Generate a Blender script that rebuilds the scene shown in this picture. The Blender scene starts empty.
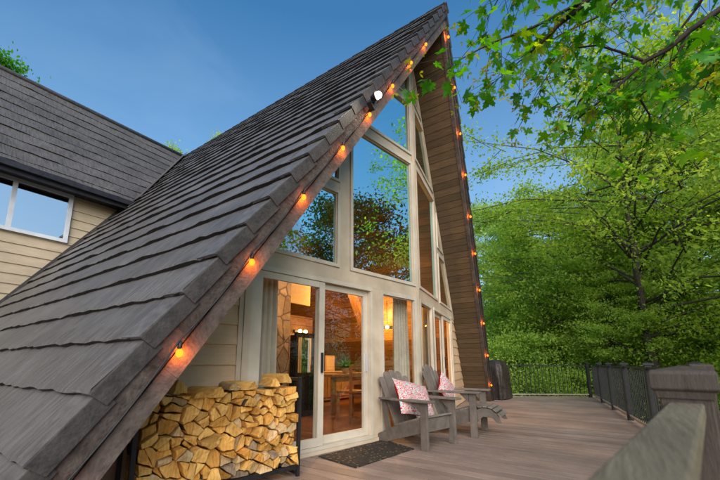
import bpy, bmesh, math, random
import numpy as np
from mathutils import Vector, Matrix
from math import sin, cos, tan, pi, radians, sqrt, atan2

random.seed(7)
scene = bpy.context.scene
col = scene.collection
V = Vector

# ---------------------------------------------------------------- helpers
def link(o, parent=None):
    col.objects.link(o)
    if parent: o.parent = parent
    return o

def tag(o, label=None, cat=None, group=None, kind=None):
    if label: o['label'] = label
    if cat: o['category'] = cat
    if group: o['group'] = group
    if kind: o['kind'] = kind
    return o

def thing(name, label, cat, loc=(0, 0, 0), rz=0.0, group=None):
    o = bpy.data.objects.new(name, None)
    o.empty_display_size = 0.2
    o.location = loc; o.rotation_euler = (0, 0, rz)
    link(o)
    return tag(o, label, cat, group)

class MB:
    """collects faces and links them as ONE mesh object"""
    def __init__(s): s.v = []; s.f = []; s.m = []; s.sm = []
    def add(s, vs, fs, mi=0, smooth=False):
        b = len(s.v); s.v += [tuple(x) for x in vs]
        for f in fs:
            s.f.append([b + i for i in f]); s.m.append(mi); s.sm.append(smooth)
    def hexa(s, p, mi=0):        # 8 corners: bottom 4, top 4
        s.add(p, [(0, 3, 2, 1), (4, 5, 6, 7), (0, 1, 5, 4), (1, 2, 6, 5), (2, 3, 7, 6), (3, 0, 4, 7)], mi)
    def box(s, a, b, mi=0):
        (x0, y0, z0), (x1, y1, z1) = a, b
        s.hexa([(x0, y0, z0), (x1, y0, z0), (x1, y1, z0), (x0, y1, z0), (x0, y0, z1), (x1, y0, z1), (x1, y1, z1), (x0, y1, z1)], mi)
    def obox(s, c, ax, ay, az, mi=0):     # centre and three half-axis vectors
        c, ax, ay, az = V(c), V(ax), V(ay), V(az)
        s.hexa([c - ax - ay - az, c + ax - ay - az, c + ax + ay - az, c - ax + ay - az,
                c - ax - ay + az, c + ax - ay + az, c + ax + ay + az, c - ax + ay + az], mi)
    def beam(s, a, b, w, h, up=(0, 0, 1), mi=0):   # bar from a to b, w across, h along up
        a, b = V(a), V(b); d = (b - a); L = d.length; d.normalize()
        side = d.cross(V(up)).normalized(); u = side.cross(d).normalized()
        s.obox((a + b) / 2, d * L / 2, side * w / 2, u * h / 2, mi)
    def prism(s, poly, ext, mi=0):         # polygon (3D) swept by ext
        e = V(ext); n = len(poly); P = [V(p) for p in poly]
        s.add(P + [p + e for p in P], [tuple(range(n))[::-1], tuple(range(n, 2 * n))] + [(i, (i + 1) % n, n + (i + 1) % n, n + i) for i in range(n)], mi)
    def tube(s, pts, r, n=8, mi=0, cap=True):
        pts = [V(p) for p in pts]; rr = r if hasattr(r, '__len__') else [r] * len(pts)
        b = len(s.v); prev = None
        for i, p in enumerate(pts):
            d = (pts[min(i + 1, len(pts) - 1)] - pts[max(i - 1, 0)]).normalized()
            if prev is None:
                prev = d.cross(V((0, 0, 1)) if abs(d.z) < .9 else V((1, 0, 0))).normalized()
            x = (prev - d * prev.dot(d)).normalized(); y = d.cross(x); prev = x
            for k in range(n):
                a = 2 * pi * k / n
                s.v.append(tuple(p + (x * cos(a) + y * sin(a)) * rr[i]))
        for i in range(len(pts) - 1):
            for k in range(n):
                s.f.append([b + i * n + k, b + i * n + (k + 1) % n, b + (i + 1) * n + (k + 1) % n, b + (i + 1) * n + k]); s.m.append(mi); s.sm.append(True)
        if cap:
            s.f.append([b + k for k in range(n)][::-1]); s.m.append(mi); s.sm.append(False)
            s.f.append([b + (len(pts) - 1) * n + k for k in range(n)]); s.m.append(mi); s.sm.append(False)
    def lathe(s, c, prof, n=16, mi=0, ax=None):   # prof: (radius, height)
        c = V(c); b = len(s.v)
        for r, h in prof:
            for k in range(n):
                a = 2 * pi * k / n
                s.v.append((c.x + r * cos(a), c.y + r * sin(a), c.z + h))
        for i in range(len(prof) - 1):
            for k in range(n):
                s.f.append([b + i * n + k, b + i * n + (k + 1) % n, b + (i + 1) * n + (k + 1) % n, b + (i + 1) * n + k]); s.m.append(mi); s.sm.append(True)
        s.f.append([b + k for k in range(n)][::-1]); s.m.append(mi); s.sm.append(False)
        s.f.append([b + (len(prof) - 1) * n + k for k in range(n)]); s.m.append(mi); s.sm.append(False)
    def ball(s, c, r, n=12, mi=0, sc=(1, 1, 1)):
        prof = [(max(1e-4, r * sin(pi * i / (n // 2))), -r * cos(pi * i / (n // 2))) for i in range(n // 2 + 1)]
        b0 = len(s.v); s.lathe((0, 0, 0), prof, n, mi)
        for i in range(b0, len(s.v)):
            x, y, z = s.v[i]; s.v[i] = (c[0] + x * sc[0], c[1] + y * sc[1], c[2] + z * sc[2])
    def mesh(s, name, mats):
        me = bpy.data.meshes.new(name); me.from_pydata(s.v, [], s.f)
        for m in (mats if isinstance(mats, (list, tuple)) else [mats]): me.materials.append(m)
        me.polygons.foreach_set('material_index', s.m); me.polygons.foreach_set('use_smooth', s.sm)
        me.update(); return me
    def build(s, name, mats, parent=None, bevel=0.0, mat=None):
        o = bpy.data.objects.new(name, s.mesh(name, mats)); link(o, parent)
        if mat is not None: o.matrix_world = mat
        if bevel:
            b = o.modifiers.new('bevel', 'BEVEL'); b.width = bevel; b.segments = 2; b.limit_method = 'ANGLE'; b.angle_limit = radians(40)
        return o

def copy_tree(o, parent=None):
    c = o.copy(); link(c, parent)
    for ch in list(o.children): copy_tree(ch, c)
    return c

def clip_poly(poly, a, b, c):        # keep a*x+b*y+c >= 0, polygon in 2D
    out = []
    for i in range(len(poly)):
        p, q = poly[i], poly[(i + 1) % len(poly)]
        dp, dq = a * p[0] + b * p[1] + c, a * q[0] + b * q[1] + c
        if dp >= 0: out.append(p)
        if (dp >= 0) != (dq >= 0):
            t = dp / (dp - dq); out.append((p[0] + (q[0] - p[0]) * t, p[1] + (q[1] - p[1]) * t))
    return out

# ---------------------------------------------------------------- materials
def mat(name):
    m = bpy.data.materials.new(name); m.use_nodes = True
    nt = m.node_tree; nt.nodes.clear()
    return m, nt, nt.nodes, nt.links

def N(ns, t, **kw):
    n = ns.new(t)
    for k, v in kw.items():
        if k in n.inputs: n.inputs[k].default_value = v
        else: setattr(n, k, v)
    return n

def ramp(ns, stops, interp='LINEAR'):
    r = ns.new('ShaderNodeValToRGB'); e = r.color_ramp.elements; r.color_ramp.interpolation = interp
    while len(e) > 1: e.remove(e[-1])
    e[0].position = stops[0][0]; e[0].color = (*stops[0][1], 1)
    for p, c in stops[1:]:
        x = e.new(p); x.color = (*c, 1)
    return r

def surf(name, c0, c1, scale=(1, 1, 1), nscale=8.0, rough=.6, bump=.15, bscale=40.0, detail=6.0, lo=.3, hi=.7, extra=None, spec=.3, coord='Object', bdist=.01, island=0.0):
    """general weathered surface: two-tone stretched noise, a second larger blotch layer, fine bump"""
    m, nt, ns, L = mat(name)
    out = N(ns, 'ShaderNodeOutputMaterial'); bs = N(ns, 'ShaderNodeBsdfPrincipled')
    bs.inputs['Roughness'].default_value = rough; bs.inputs['Specular IOR Level'].default_value = spec
    tc = N(ns, 'ShaderNodeTexCoord'); mp = N(ns, 'ShaderNodeMapping'); mp.inputs['Scale'].default_value = scale
    L.new(tc.outputs[coord], mp.inputs['Vector'])
    n1 = N(ns, 'ShaderNodeTexNoise', Scale=nscale, Detail=detail, Roughness=.62); L.new(mp.outputs[0], n1.inputs['Vector'])
    r = ramp(ns, [(lo, c0), (hi, c1)]); L.new(n1.outputs['Fac'], r.inputs[0])
    n2 = N(ns, 'ShaderNodeTexNoise', Scale=1.3, Detail=3.0); L.new(tc.outputs[coord], n2.inputs['Vector'])
    mr = N(ns, 'ShaderNodeMapRange'); mr.inputs[1].default_value = .3; mr.inputs[2].default_value = .7; mr.inputs[3].default_value = .78; mr.inputs[4].default_value = 1.16
    L.new(n2.outputs['Fac'], mr.inputs[0])
    mx = N(ns, 'ShaderNodeMix', data_type='RGBA', blend_type='MULTIPLY'); mx.inputs[0].default_value = 1
    L.new(r.outputs[0], mx.inputs[6]); L.new(mr.outputs[0], mx.inputs[7])
    last = mx.outputs[2]
    if island:
        g = N(ns, 'ShaderNodeNewGeometry'); mi = N(ns, 'ShaderNodeMapRange'); mi.inputs[3].default_value = 1 - island; mi.inputs[4].default_value = 1 + island
        L.new(g.outputs['Random Per Island'], mi.inputs[0])
        m2 = N(ns, 'ShaderNodeMix', data_type='RGBA', blend_type='MULTIPLY'); m2.inputs[0].default_value = 1
        L.new(last, m2.inputs[6]); L.new(mi.outputs[0], m2.inputs[7]); last = m2.outputs[2]
    if extra: last = extra(ns, L, tc, last)
    L.new(last, bs.inputs['Base Color'])
    if bump:
        n3 = N(ns, 'ShaderNodeTexNoise', Scale=bscale, Detail=4.0); L.new(mp.outputs[0], n3.inputs['Vector'])
        bp = N(ns, 'ShaderNodeBump', Strength=bump, Distance=bdist); L.new(n3.outputs['Fac'], bp.inputs['Height']); L.new(bp.outputs[0], bs.inputs['Normal'])
    L.new(bs.outputs[0], out.inputs[0])
    return m

def emit(name, colr, strength):
    m, nt, ns, L = mat(name)
    out = N(ns, 'ShaderNodeOutputMaterial'); e = N(ns, 'ShaderNodeEmission'); e.inputs[0].default_value = (*colr, 1); e.inputs[1].default_value = strength
    L.new(e.outputs[0], out.inputs[0]); return m

def glass(name, refl, tint, gcol=(.97, .98, 1), span=.4):
    m, nt, ns, L = mat(name)
    out = N(ns, 'ShaderNodeOutputMaterial'); g = N(ns, 'ShaderNodeBsdfGlossy', Roughness=0.0); t = N(ns, 'ShaderNodeBsdfTransparent')
    t.inputs[0].default_value = (*tint, 1); g.inputs[0].default_value = (*gcol, 1)
    fr = N(ns, 'ShaderNodeLayerWeight', Blend=.35); mr = N(ns, 'ShaderNodeMapRange'); mr.inputs[3].default_value = refl; mr.inputs[4].default_value = min(1, refl + span)
    L.new(fr.outputs['Fresnel'], mr.inputs[0])
    tc = N(ns, 'ShaderNodeTexCoord'); n = N(ns, 'ShaderNodeTexNoise', Scale=.9, Detail=1.0); L.new(tc.outputs['Object'], n.inputs['Vector'])
    bp = N(ns, 'ShaderNodeBump', Strength=.02, Distance=.05); L.new(n.outputs['Fac'], bp.inputs['Height']); L.new(bp.outputs[0], g.inputs['Normal'])
    mx = N(ns, 'ShaderNodeMixShader'); L.new(mr.outputs[0], mx.inputs[0]); L.new(t.outputs[0], mx.inputs[1]); L.new(g.outputs[0], mx.inputs[2]); L.new(mx.outputs[0], out.inputs[0])
    return m

def leafmat(name, stops, gloss=0.0, trans=.55, nscale=.35, vary=.55):
    m, nt, ns, L = mat(name)
    out = N(ns, 'ShaderNodeOutputMaterial'); g = N(ns, 'ShaderNodeNewGeometry'); tc = N(ns, 'ShaderNodeTexCoord')
    n = N(ns, 'ShaderNodeTexNoise', Scale=nscale, Detail=3.0); L.new(tc.outputs['Object'], n.inputs['Vector'])
    mr = N(ns, 'ShaderNodeMapRange'); mr.inputs[1].default_value = .32; mr.inputs[2].default_value = .68; L.new(n.outputs['Fac'], mr.inputs[0])
    mx = N(ns, 'ShaderNodeMix', data_type='FLOAT'); mx.inputs[0].default_value = vary
    L.new(mr.outputs[0], mx.inputs[2]); L.new(g.outputs['Random Per Island'], mx.inputs[3])
    r = ramp(ns, stops); L.new(mx.outputs[0], r.inputs[0])
    d = N(ns, 'ShaderNodeBsdfDiffuse'); t = N(ns, 'ShaderNodeBsdfTranslucent')
    hs = N(ns, 'ShaderNodeHueSaturation', Saturation=1.1, Value=1.25, Hue=.49); L.new(r.outputs[0], hs.inputs['Color'])
    L.new(r.outputs[0], d.inputs[0]); L.new(hs.outputs[0], t.inputs[0])
    ms = N(ns, 'ShaderNodeMixShader'); ms.inputs[0].default_value = trans; L.new(d.outputs[0], ms.inputs[1]); L.new(t.outputs[0], ms.inputs[2])
    last = ms.outputs[0]
    if gloss:
        gl = N(ns, 'ShaderNodeBsdfGlossy', Roughness=.45); m2 = N(ns, 'ShaderNodeMixShader'); m2.inputs[0].default_value = gloss
        L.new(last, m2.inputs[1]); L.new(gl.outputs[0], m2.inputs[2]); last = m2.outputs[0]
    L.new(last, out.inputs[0]); return m

def planks(name, c0, c1, axis, w, rough=.55, gap=.06, stretch=(1, 1, 1), bump=.3, vary=.35, gaincol=None):
    """boards laid side by side along one object axis, dark joints, grain running along the board"""
    m, nt, ns, L = mat(name)
    out = N(ns, 'ShaderNodeOutputMaterial'); bs = N(ns, 'ShaderNodeBsdfPrincipled', Roughness=rough); bs.inputs['Specular IOR Level'].default_value = .3
    tc = N(ns, 'ShaderNodeTexCoord'); sp = N(ns, 'ShaderNodeSeparateXYZ'); L.new(tc.outputs['Object'], sp.inputs[0])
    dv = N(ns, 'ShaderNodeMath', operation='DIVIDE'); dv.inputs[1].default_value = w; L.new(sp.outputs[axis], dv.inputs[0])
    fl = N(ns, 'ShaderNodeMath', operation='FLOOR'); L.new(dv.outputs[0], fl.inputs[0])
    fr = N(ns, 'ShaderNodeMath', operation='FRACT'); L.new(dv.outputs[0], fr.inputs[0])
    wn = N(ns, 'ShaderNodeTexWhiteNoise', noise_dimensions='1D'); L.new(fl.outputs[0], wn.inputs['W'])
    mp = N(ns, 'ShaderNodeMapping'); mp.inputs['Scale'].default_value = stretch; L.new(tc.outputs['Object'], mp.inputs[0])
    ad = N(ns, 'ShaderNodeVectorMath', operation='ADD'); L.new(mp.outputs[0], ad.inputs[0]); L.new(wn.outputs['Color'], ad.inputs[1])
    n1 = N(ns, 'ShaderNodeTexNoise', Scale=6.0, Detail=5.0, Roughness=.65); L.new(ad.outputs[0], n1.inputs['Vector'])
    r = ramp(ns, [(.3, c0), (.72, c1)]); L.new(n1.outputs['Fac'], r.inputs[0])
    mr = N(ns, 'ShaderNodeMapRange'); mr.inputs[3].default_value = 1 - vary; mr.inputs[4].default_value = 1 + vary * .6; L.new(wn.outputs['Value'], mr.inputs[0])
    mx = N(ns, 'ShaderNodeMix', data_type='RGBA', blend_type='MULTIPLY'); mx.inputs[0].default_value = 1; L.new(r.outputs[0], mx.inputs[6]); L.new(mr.outputs[0], mx.inputs[7])
    gp = N(ns, 'ShaderNodeMath', operation='GREATER_THAN'); gp.inputs[1].default_value = gap; L.new(fr.outputs[0], gp.inputs[0])
    gm = N(ns, 'ShaderNodeMapRange'); gm.inputs[3].default_value = .18; gm.inputs[4].default_value = 1; L.new(gp.outputs[0], gm.inputs[0])
    m2 = N(ns, 'ShaderNodeMix', data_type='RGBA', blend_type='MULTIPLY'); m2.inputs[0].default_value = 1; L.new(mx.outputs[2], m2.inputs[6]); L.new(gm.outputs[0], m2.inputs[7])
    L.new(m2.outputs[2], bs.inputs['Base Color'])
    if bump:
        bp = N(ns, 'ShaderNodeBump', Strength=bump, Distance=.01); L.new(n1.outputs['Fac'], bp.inputs['Height']); L.new(bp.outputs[0], bs.inputs['Normal'])
    L.new(bs.outputs[0], out.inputs[0]); return m

M = {}
def stain(ns, L, tc, last):
    n = N(ns, 'ShaderNodeTexNoise', Scale=2.3, Detail=8.0, Roughness=.7); L.new(tc.outputs['Object'], n.inputs['Vector'])
    r = ramp(ns, [(.5, (0, 0, 0)), (.72, (.55, .55, .55))]); L.new(n.outputs['Fac'], r.inputs[0])
    mx = N(ns, 'ShaderNodeMix', data_type='RGBA'); mx.inputs[7].default_value = (.13, .12, .113, 1); L.new(r.outputs[0], mx.inputs[0]); L.new(last, mx.inputs[6])
    mp = N(ns, 'ShaderNodeMapping'); mp.inputs['Scale'].default_value = (30, 1.2, 1); L.new(tc.outputs['Object'], mp.inputs[0])
    n2 = N(ns, 'ShaderNodeTexNoise', Scale=3.0, Detail=3.0); L.new(mp.outputs[0], n2.inputs['Vector'])
    r2 = ramp(ns, [(.6, (0, 0, 0)), (.68, (.4, .4, .4))]); L.new(n2.outputs['Fac'], r2.inputs[0])
    m2 = N(ns, 'ShaderNodeMix', data_type='RGBA'); m2.inputs[7].default_value = (.1, .055, .04, 1); L.new(r2.outputs[0], m2.inputs[0]); L.new(mx.outputs[2], m2.inputs[6]); return m2.outputs[2]
M['shake'] = surf('roof_shake_metal', (.045, .041, .038), (.128, .119, .112), scale=(9, 1.0, 1), nscale=4.5, rough=.5, bump=.5, bscale=14, bdist=.012, spec=.4, island=.1, extra=stain)
M['shake_edge'] = surf('roof_shadow_lip', (.012, .012, .013), (.028, .027, .027), rough=.8)  # near-black: the shade under each course is painted into the lip
M['cap'] = surf('roof_cap_metal', (.055, .05, .048), (.115, .107, .103), scale=(1, 1, 1), nscale=16, rough=.5, bump=.25, bscale=50, spec=.4)
M['cap_front'] = surf('roof_cap_front', (.03, .027, .026), (.07, .063, .06), nscale=14, rough=.6, bump=.4, bscale=60)
def peel(ns, L, tc, last):
    n = N(ns, 'ShaderNodeTexNoise', Scale=7.0, Detail=8.0, Roughness=.7); L.new(tc.outputs['Object'], n.inputs['Vector'])
    r = ramp(ns, [(.64, (0, 0, 0)), (.69, (1, 1, 1))]); L.new(n.outputs['Fac'], r.inputs[0])
    mx = N(ns, 'ShaderNodeMix', data_type='RGBA'); mx.inputs[7].default_value = (.24, .19, .14, 1); L.new(r.outputs[0], mx.inputs[0]); L.new(last, mx.inputs[6]); return mx.outputs[2]
M['fascia'] = surf('weathered_fascia', (.026, .021, .019), (.1, .082, .072), nscale=9, rough=.75, bump=.8, bscale=35, bdist=.015, extra=peel, detail=9)
M['fascia2'] = surf('weathered_trim_board', (.05, .041, .036), (.145, .12, .105), nscale=7, rough=.75, bump=.7, bscale=35, bdist=.012, detail=9)
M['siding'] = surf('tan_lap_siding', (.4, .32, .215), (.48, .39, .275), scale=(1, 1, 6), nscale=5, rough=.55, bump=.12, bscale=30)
M['siding_lamplit'] = surf('lamplit_tan_lap_siding', (.62, .42, .25), (.7, .5, .31), scale=(1, 1, 6), nscale=5, rough=.55, bump=.12, bscale=30)  # same siding as the wing; bulb light painted into a brighter, warmer colour
M['trim'] = surf('beige_window_trim', (.54, .44, .32), (.64, .54, .41), nscale=5, rough=.45, bump=.06, bscale=30)
M['sash'] = surf('grey_beige_sash', (.56, .5, .4), (.66, .6, .49), nscale=5, rough=.4, bump=.04)
M['white'] = surf('white_window_vinyl', (.5, .53, .58), (.6, .63, .66), nscale=6, rough=.4, bump=.03)
M['dark'] = surf('dark_metal', (.012, .012, .013), (.025, .025, .027), nscale=20, rough=.45, bump=.05)
M['gutter'] = surf('dark_eave_board', (.012, .012, .016), (.03, .03, .036), nscale=10, rough=.4, bump=.05)
M['soffit'] = planks('soffit_boards', (.09, .062, .036), (.17, .12, .07), 1, .145, rough=.6, gap=.07, stretch=(.7, 8, 1), vary=.25)
M['inwood'] = planks('interior_plank_ceiling', (.15, .064, .016), (.42, .21, .055), 1, .17, rough=.4, gap=.05, stretch=(.6, 9, 1), vary=.45)
M['inwall'] = planks('interior_plank_wall', (.11, .05, .022), (.2, .1, .042), 2, .2, rough=.5, gap=.05, stretch=(.6, 1, 9), vary=.3)
M['infloor'] = planks('interior_wood_floor', (.13, .055, .022), (.26, .12, .05), 0, .11, rough=.22, gap=.03, stretch=(9, .6, 1), vary=.3, bump=.05)
M['plaster'] = surf('warm_plaster', (.5, .36, .2), (.58, .43, .25), nscale=3, rough=.8, bump=.1)
def stones(ns, L, tc, last):
    v = N(ns, 'ShaderNodeTexVoronoi', Scale=3.2, feature='DISTANCE_TO_EDGE'); L.new(tc.outputs['Object'], v.inputs['Vector'])
    r = ramp(ns, [(.0, (.28, .25, .22)), (.05, (1, 1, 1))]); L.new(v.outputs[0], r.inputs[0])
    v2 = N(ns, 'ShaderNodeTexVoronoi', Scale=3.2); L.new(tc.outputs['Object'], v2.inputs['Vector'])
    h = N(ns, 'ShaderNodeMapRange'); h.inputs[3].default_value = .55; h.inputs[4].default_value = 1.2; sp = N(ns, 'ShaderNodeSeparateColor'); L.new(v2.outputs['Color'], sp.inputs[0]); L.new(sp.outputs[0], h.inputs[0])
    mx = N(ns, 'ShaderNodeMix', data_type='RGBA', blend_type='MULTIPLY'); mx.inputs[0].default_value = 1; L.new(last, mx.inputs[6]); L.new(r.outputs[0], mx.inputs[7])
    m2 = N(ns, 'ShaderNodeMix', data_type='RGBA', blend_type='MULTIPLY'); m2.inputs[0].default_value = 1; L.new(mx.outputs[2], m2.inputs[6]); L.new(h.outputs[0], m2.inputs[7]); return m2.outputs[2]
M['stone'] = surf('tan_stone', (.2, .145, .095), (.42, .32, .22), nscale=3, rough=.8, bump=.6, bscale=12, bdist=.03, extra=stones)
M['deck'] = surf('deck_board', (.225, .162, .128), (.315, .238, .193), scale=(5, .6, 1), nscale=6, rough=.58, bump=.25, bscale=14, spec=.3, island=.16)
M['deck_trim'] = surf('deck_rim_board', (.3, .25, .2), (.4, .34, .28), nscale=6, rough=.6, bump=.2)
M['rail_wood'] = surf('weathered_rail_board', (.11, .092, .06), (.205, .178, .125), scale=(2, 30, 10), nscale=4, rough=.65, bump=.5, bscale=12, detail=9)
M['post'] = surf('dark_brown_post', (.045, .034, .027), (.085, .066, .053), scale=(10, 10, 1.2), nscale=6, rough=.55, bump=.3)
M['iron'] = surf('black_railing_metal', (.01, .011, .012), (.022, .023, .024), nscale=15, rough=.45, bump=.05)
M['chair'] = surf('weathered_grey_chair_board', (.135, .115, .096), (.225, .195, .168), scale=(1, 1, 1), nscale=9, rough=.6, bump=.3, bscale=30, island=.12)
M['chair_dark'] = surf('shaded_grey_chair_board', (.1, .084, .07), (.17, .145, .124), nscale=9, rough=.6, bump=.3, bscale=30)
def mesh_bits(ns, L, tc, last):
    v = N(ns, 'ShaderNodeTexVoronoi', Scale=26.0); L.new(tc.outputs['Object'], v.inputs['Vector'])
    r = ramp(ns, [(.28, (1, 1, 1)), (.36, (0, 0, 0))]); L.new(v.outputs['Distance'], r.inputs[0])
    w = N(ns, 'ShaderNodeSeparateColor'); L.new(v.outputs['Color'], w.inputs[0])
    g = N(ns, 'ShaderNodeMath', operation='GREATER_THAN'); g.inputs[1].default_value = .55; L.new(w.outputs[0], g.inputs[0])
    mm = N(ns, 'ShaderNodeMath', operation='MULTIPLY'); L.new(r.outputs[0], mm.inputs[0]); L.new(g.outputs[0], mm.inputs[1])
    mx = N(ns, 'ShaderNodeMix', data_type='RGBA'); mx.inputs[7].default_value = (.22, .14, .065, 1); L.new(mm.outputs[0], mx.inputs[0]); L.new(last, mx.inputs[6]); return mx.outputs[2]
M['mat'] = surf('leafy_door_mat', (.02, .017, .014), (.055, .045, .036), nscale=30, rough=.9, bump=.9, bscale=60, bdist=.02, extra=mesh_bits)
def paisley(ns, L, tc, last):
    wv = N(ns, 'ShaderNodeTexNoise', Scale=9.0, Detail=2.0); L.new(tc.outputs['Object'], wv.inputs['Vector'])
    mp = N(ns, 'ShaderNodeVectorMath', operation='MULTIPLY_ADD'); mp.inputs[1].default_value = (.06, .06, .06)
    L.new(wv.outputs['Color'], mp.inputs[0]); L.new(tc.outputs['Object'], mp.inputs[2])
    v = N(ns, 'ShaderNodeTexVoronoi', Scale=25.0); L.new(mp.outputs[0], v.inputs['Vector'])
    r = ramp(ns, [(0, (.62, .03, .03)), (.27, (.62, .03, .03)), (.29, (.66, .64, .62)), (.38, (.66, .64, .62)), (.39, (.2, .4, .42)), (.48, (.26, .45, .46)), (.5, (.66, .64, .62)), (.56, (.6, .07, .06)), (.72, (.62, .5, .48))], 'CONSTANT')
    L.new(v.outputs['Distance'], r.inputs[0]); return r.outputs[0]
M['paisley'] = surf('paisley_cloth', (.6, .6, .6), (.65, .65, .65), rough=.85, bump=.2, extra=paisley)
M['red'] = surf('red_cloth', (.5, .012, .015), (.62, .03, .03), rough=.85, bump=.2)
M['cover'] = surf('brown_vinyl_cover', (.022, .017, .014), (.06, .047, .04), nscale=7, rough=.42, bump=.9, bscale=9, bdist=.03)
M['curtain'] = surf('pale_curtain', (.4, .36, .29), (.5, .46, .38), nscale=4, rough=.85, bump=.1)
M['bark'] = surf('tree_bark', (.035, .028, .022), (.12, .1, .08), scale=(3, 3, .7), nscale=9, rough=.9, bump=.8, bscale=14, bdist=.03)
M['twig'] = surf('maple_twig', (.02, .014, .013), (.06, .042, .036), nscale=12, rough=.8, bump=.3)
M['ground'] = surf('forest_floor', (.018, .022, .008), (.06, .055, .02), nscale=3, rough=.95, bump=.6, bscale=12, bdist=.05)
M['leafA'] = leafmat('leaves_yellow_green', [(0, (.11, .22, .035)), (.3, (.28, .44, .06)), (.7, (.48, .63, .09)), (1, (.68, .74, .13))], nscale=.5)
M['leafB'] = leafmat('leaves_mid_green', [(0, (.15, .28, .06)), (.45, (.36, .54, .1)), (1, (.6, .73, .16))], nscale=.5)
M['leafC'] = leafmat('leaves_blue_green', [(0, (.2, .33, .1)), (.5, (.38, .55, .18)), (1, (.58, .74, .25))], nscale=.5)  # pale tone: haze of distance painted into the far leaves
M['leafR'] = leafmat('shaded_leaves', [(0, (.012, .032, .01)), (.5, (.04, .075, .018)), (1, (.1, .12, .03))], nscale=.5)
M['leafM'] = leafmat('maple_leaves', [(0, (.02, .13, .008)), (.5, (.06, .3, .012)), (.85, (.18, .48, .02)), (1, (.5, .6, .03))], gloss=.03, trans=.58, nscale=1.2, vary=.7)
M['samara'] = leafmat('maple_keys', [(0, (.2, .34, .02)), (.65, (.42, .42, .05)), (1, (.4, .24, .05))], trans=.5, vary=.9)
M['glass'] = glass('upper_window_glass', .45, (.55, .52, .46), (.46, .92, 1))
M['doorglass'] = glass('door_glass', .02, (.95, .95, .93), (.9, .95, 1), .09)
M['wingglass'] = glass('wing_window_glass', .72, (.35, .38, .4))
M['amber'] = emit('amber_bulb', (1, .13, .008), 6)
M['flood'] = emit('flood_lamp', (1, .88, .68), 26)
M['inbulb'] = emit('vanity_bulb', (1, .62, .22), 28)
M['shade'] = emit('glowing_lampshade', (1, .36, .07), 3.2)
M['mug'] = surf('blue_glaze', (.01, .015, .06), (.02, .03, .1), rough=.2, bump=0)
M['pot'] = surf('tan_ceramic', (.4, .25, .14), (.5, .33, .2), rough=.5, bump=.05)
M['tablewood'] = surf('table_wood', (.2, .09, .03), (.36, .18, .07), scale=(1, 6, 1), nscale=4, rough=.35, bump=.1)
M['blackglass'] = surf('stove_black', (.008, .008, .009), (.016, .016, .017), rough=.25, bump=.03)
M['plantleaf'] = leafmat('house_plant_leaves', [(0, (.02, .08, .015)), (1, (.08, .2, .03))])

# ---------------------------------------------------------------- camera
cd = bpy.data.cameras.new('camera'); cam = bpy.data.objects.new('camera', cd); link(cam)
CP = V((-5.3443, -2.5059, 1.0335)); yaw, pit, rol = .9723, .1826, .0029
fw = V((sin(yaw) * cos(pit), cos(yaw) * cos(pit), sin(pit))); rt = V((cos(yaw), -sin(yaw), 0)); up = rt.cross(fw)
R = Matrix((rt, up, -fw)).transposed()
R = R @ Matrix.Rotation(-rol, 3, 'Z')
cam.matrix_world = Matrix.Translation(CP) @ R.to_4x4()
cd.sensor_width = 36; cd.lens = 36 * 355.21 / 720; cd.shift_y = 57.549 / 720; cd.clip_start = .02; cd.clip_end = 500
cd.dof.use_dof = True; cd.dof.focus_distance = 7.0; cd.dof.aperture_fstop = 3.2
scene.camera = cam

# ---------------------------------------------------------------- dimensions of the house
H, W_, OA = 7.4634, 5.2276, .77
SL = H / W_                         # roof slope
AL, BE = .189, .178                 # the two halves of the prow front
INZ, INS = 6.97, 1.427              # underside line of the roofs: z = INZ - INS*|x|
def LF(s, z, o=0): return V((-s * cos(AL) - o * sin(AL), s * sin(AL) - o * cos(AL), z))     # left half of the front; o outwards
def RF(s, z, o=0): return V((s * cos(BE) + o * sin(BE), s * sin(BE) - o * cos(BE), z))
KL, KR = INS * cos(AL), INS * cos(BE)
house = thing('a_frame_house', 'tall A-frame house with dark shake roof, glass prow front and tan lap siding', 'house')

# ---- roofs with stepped shake courses
def shake_roof(name, O, eu, ev, u0f, u1f, v0, v1, step, seg, amp=.012, mats=None, parent=house, rise=.038):
    O, eu, ev = V(O), V(eu).normalized(), V(ev).normalized(); en = eu.cross(ev)
    flip = en.z < 0
    if flip: eu = -eu; en = -en
    rng = random.Random(hash(name) % 999 + 3 if False else len(name))
    b = MB(); k = 0; v = v0
    while v < v1 - .01:
        va, vb = v - .03, min(v + step, v1)
        ua0, ua1, ub0, ub1 = u0f(va), u1f(va), u0f(vb), u1f(vb)
        nseg = max(2, int(abs(ub1 - ub0) / seg)); ph = rng.random() * 9
        base = len(b.v); ja = 0
        for i in range(nseg + 1):
            t = i / nseg
            ua, ub = ua0 + (ua1 - ua0) * t, ub0 + (ub1 - ub0) * t
            if rng.random() < .45: ja = rng.uniform(-1, 1)
            th = rise + amp * (.55 * ja + .45 * sin(ub * 7 + ph)); vv = vb + amp * 1.1 * rng.uniform(-.6, 1)
            sgn = -1 if flip else 1
            b.v += [(sgn * ua, va, .004), (sgn * ub, vv - .02, th * 1.02), (sgn * ub, vv, th * .9), (sgn * ub, vv - .003, -.004)]
        for i in range(nseg):
            q = base + i * 4
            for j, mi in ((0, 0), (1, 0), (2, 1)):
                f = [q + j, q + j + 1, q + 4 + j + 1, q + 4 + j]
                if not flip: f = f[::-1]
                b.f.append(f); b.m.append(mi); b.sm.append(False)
        v += step; k += 1
    mw = Matrix((( eu.x, ev.x, en.x, O.x), (eu.y, ev.y, en.y, O.y), (eu.z, ev.z, en.z, O.z), (0, 0, 0, 1)))
    return b.build(name, mats or [M['shake'], M['shake_edge']], parent, mat=mw)

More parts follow.
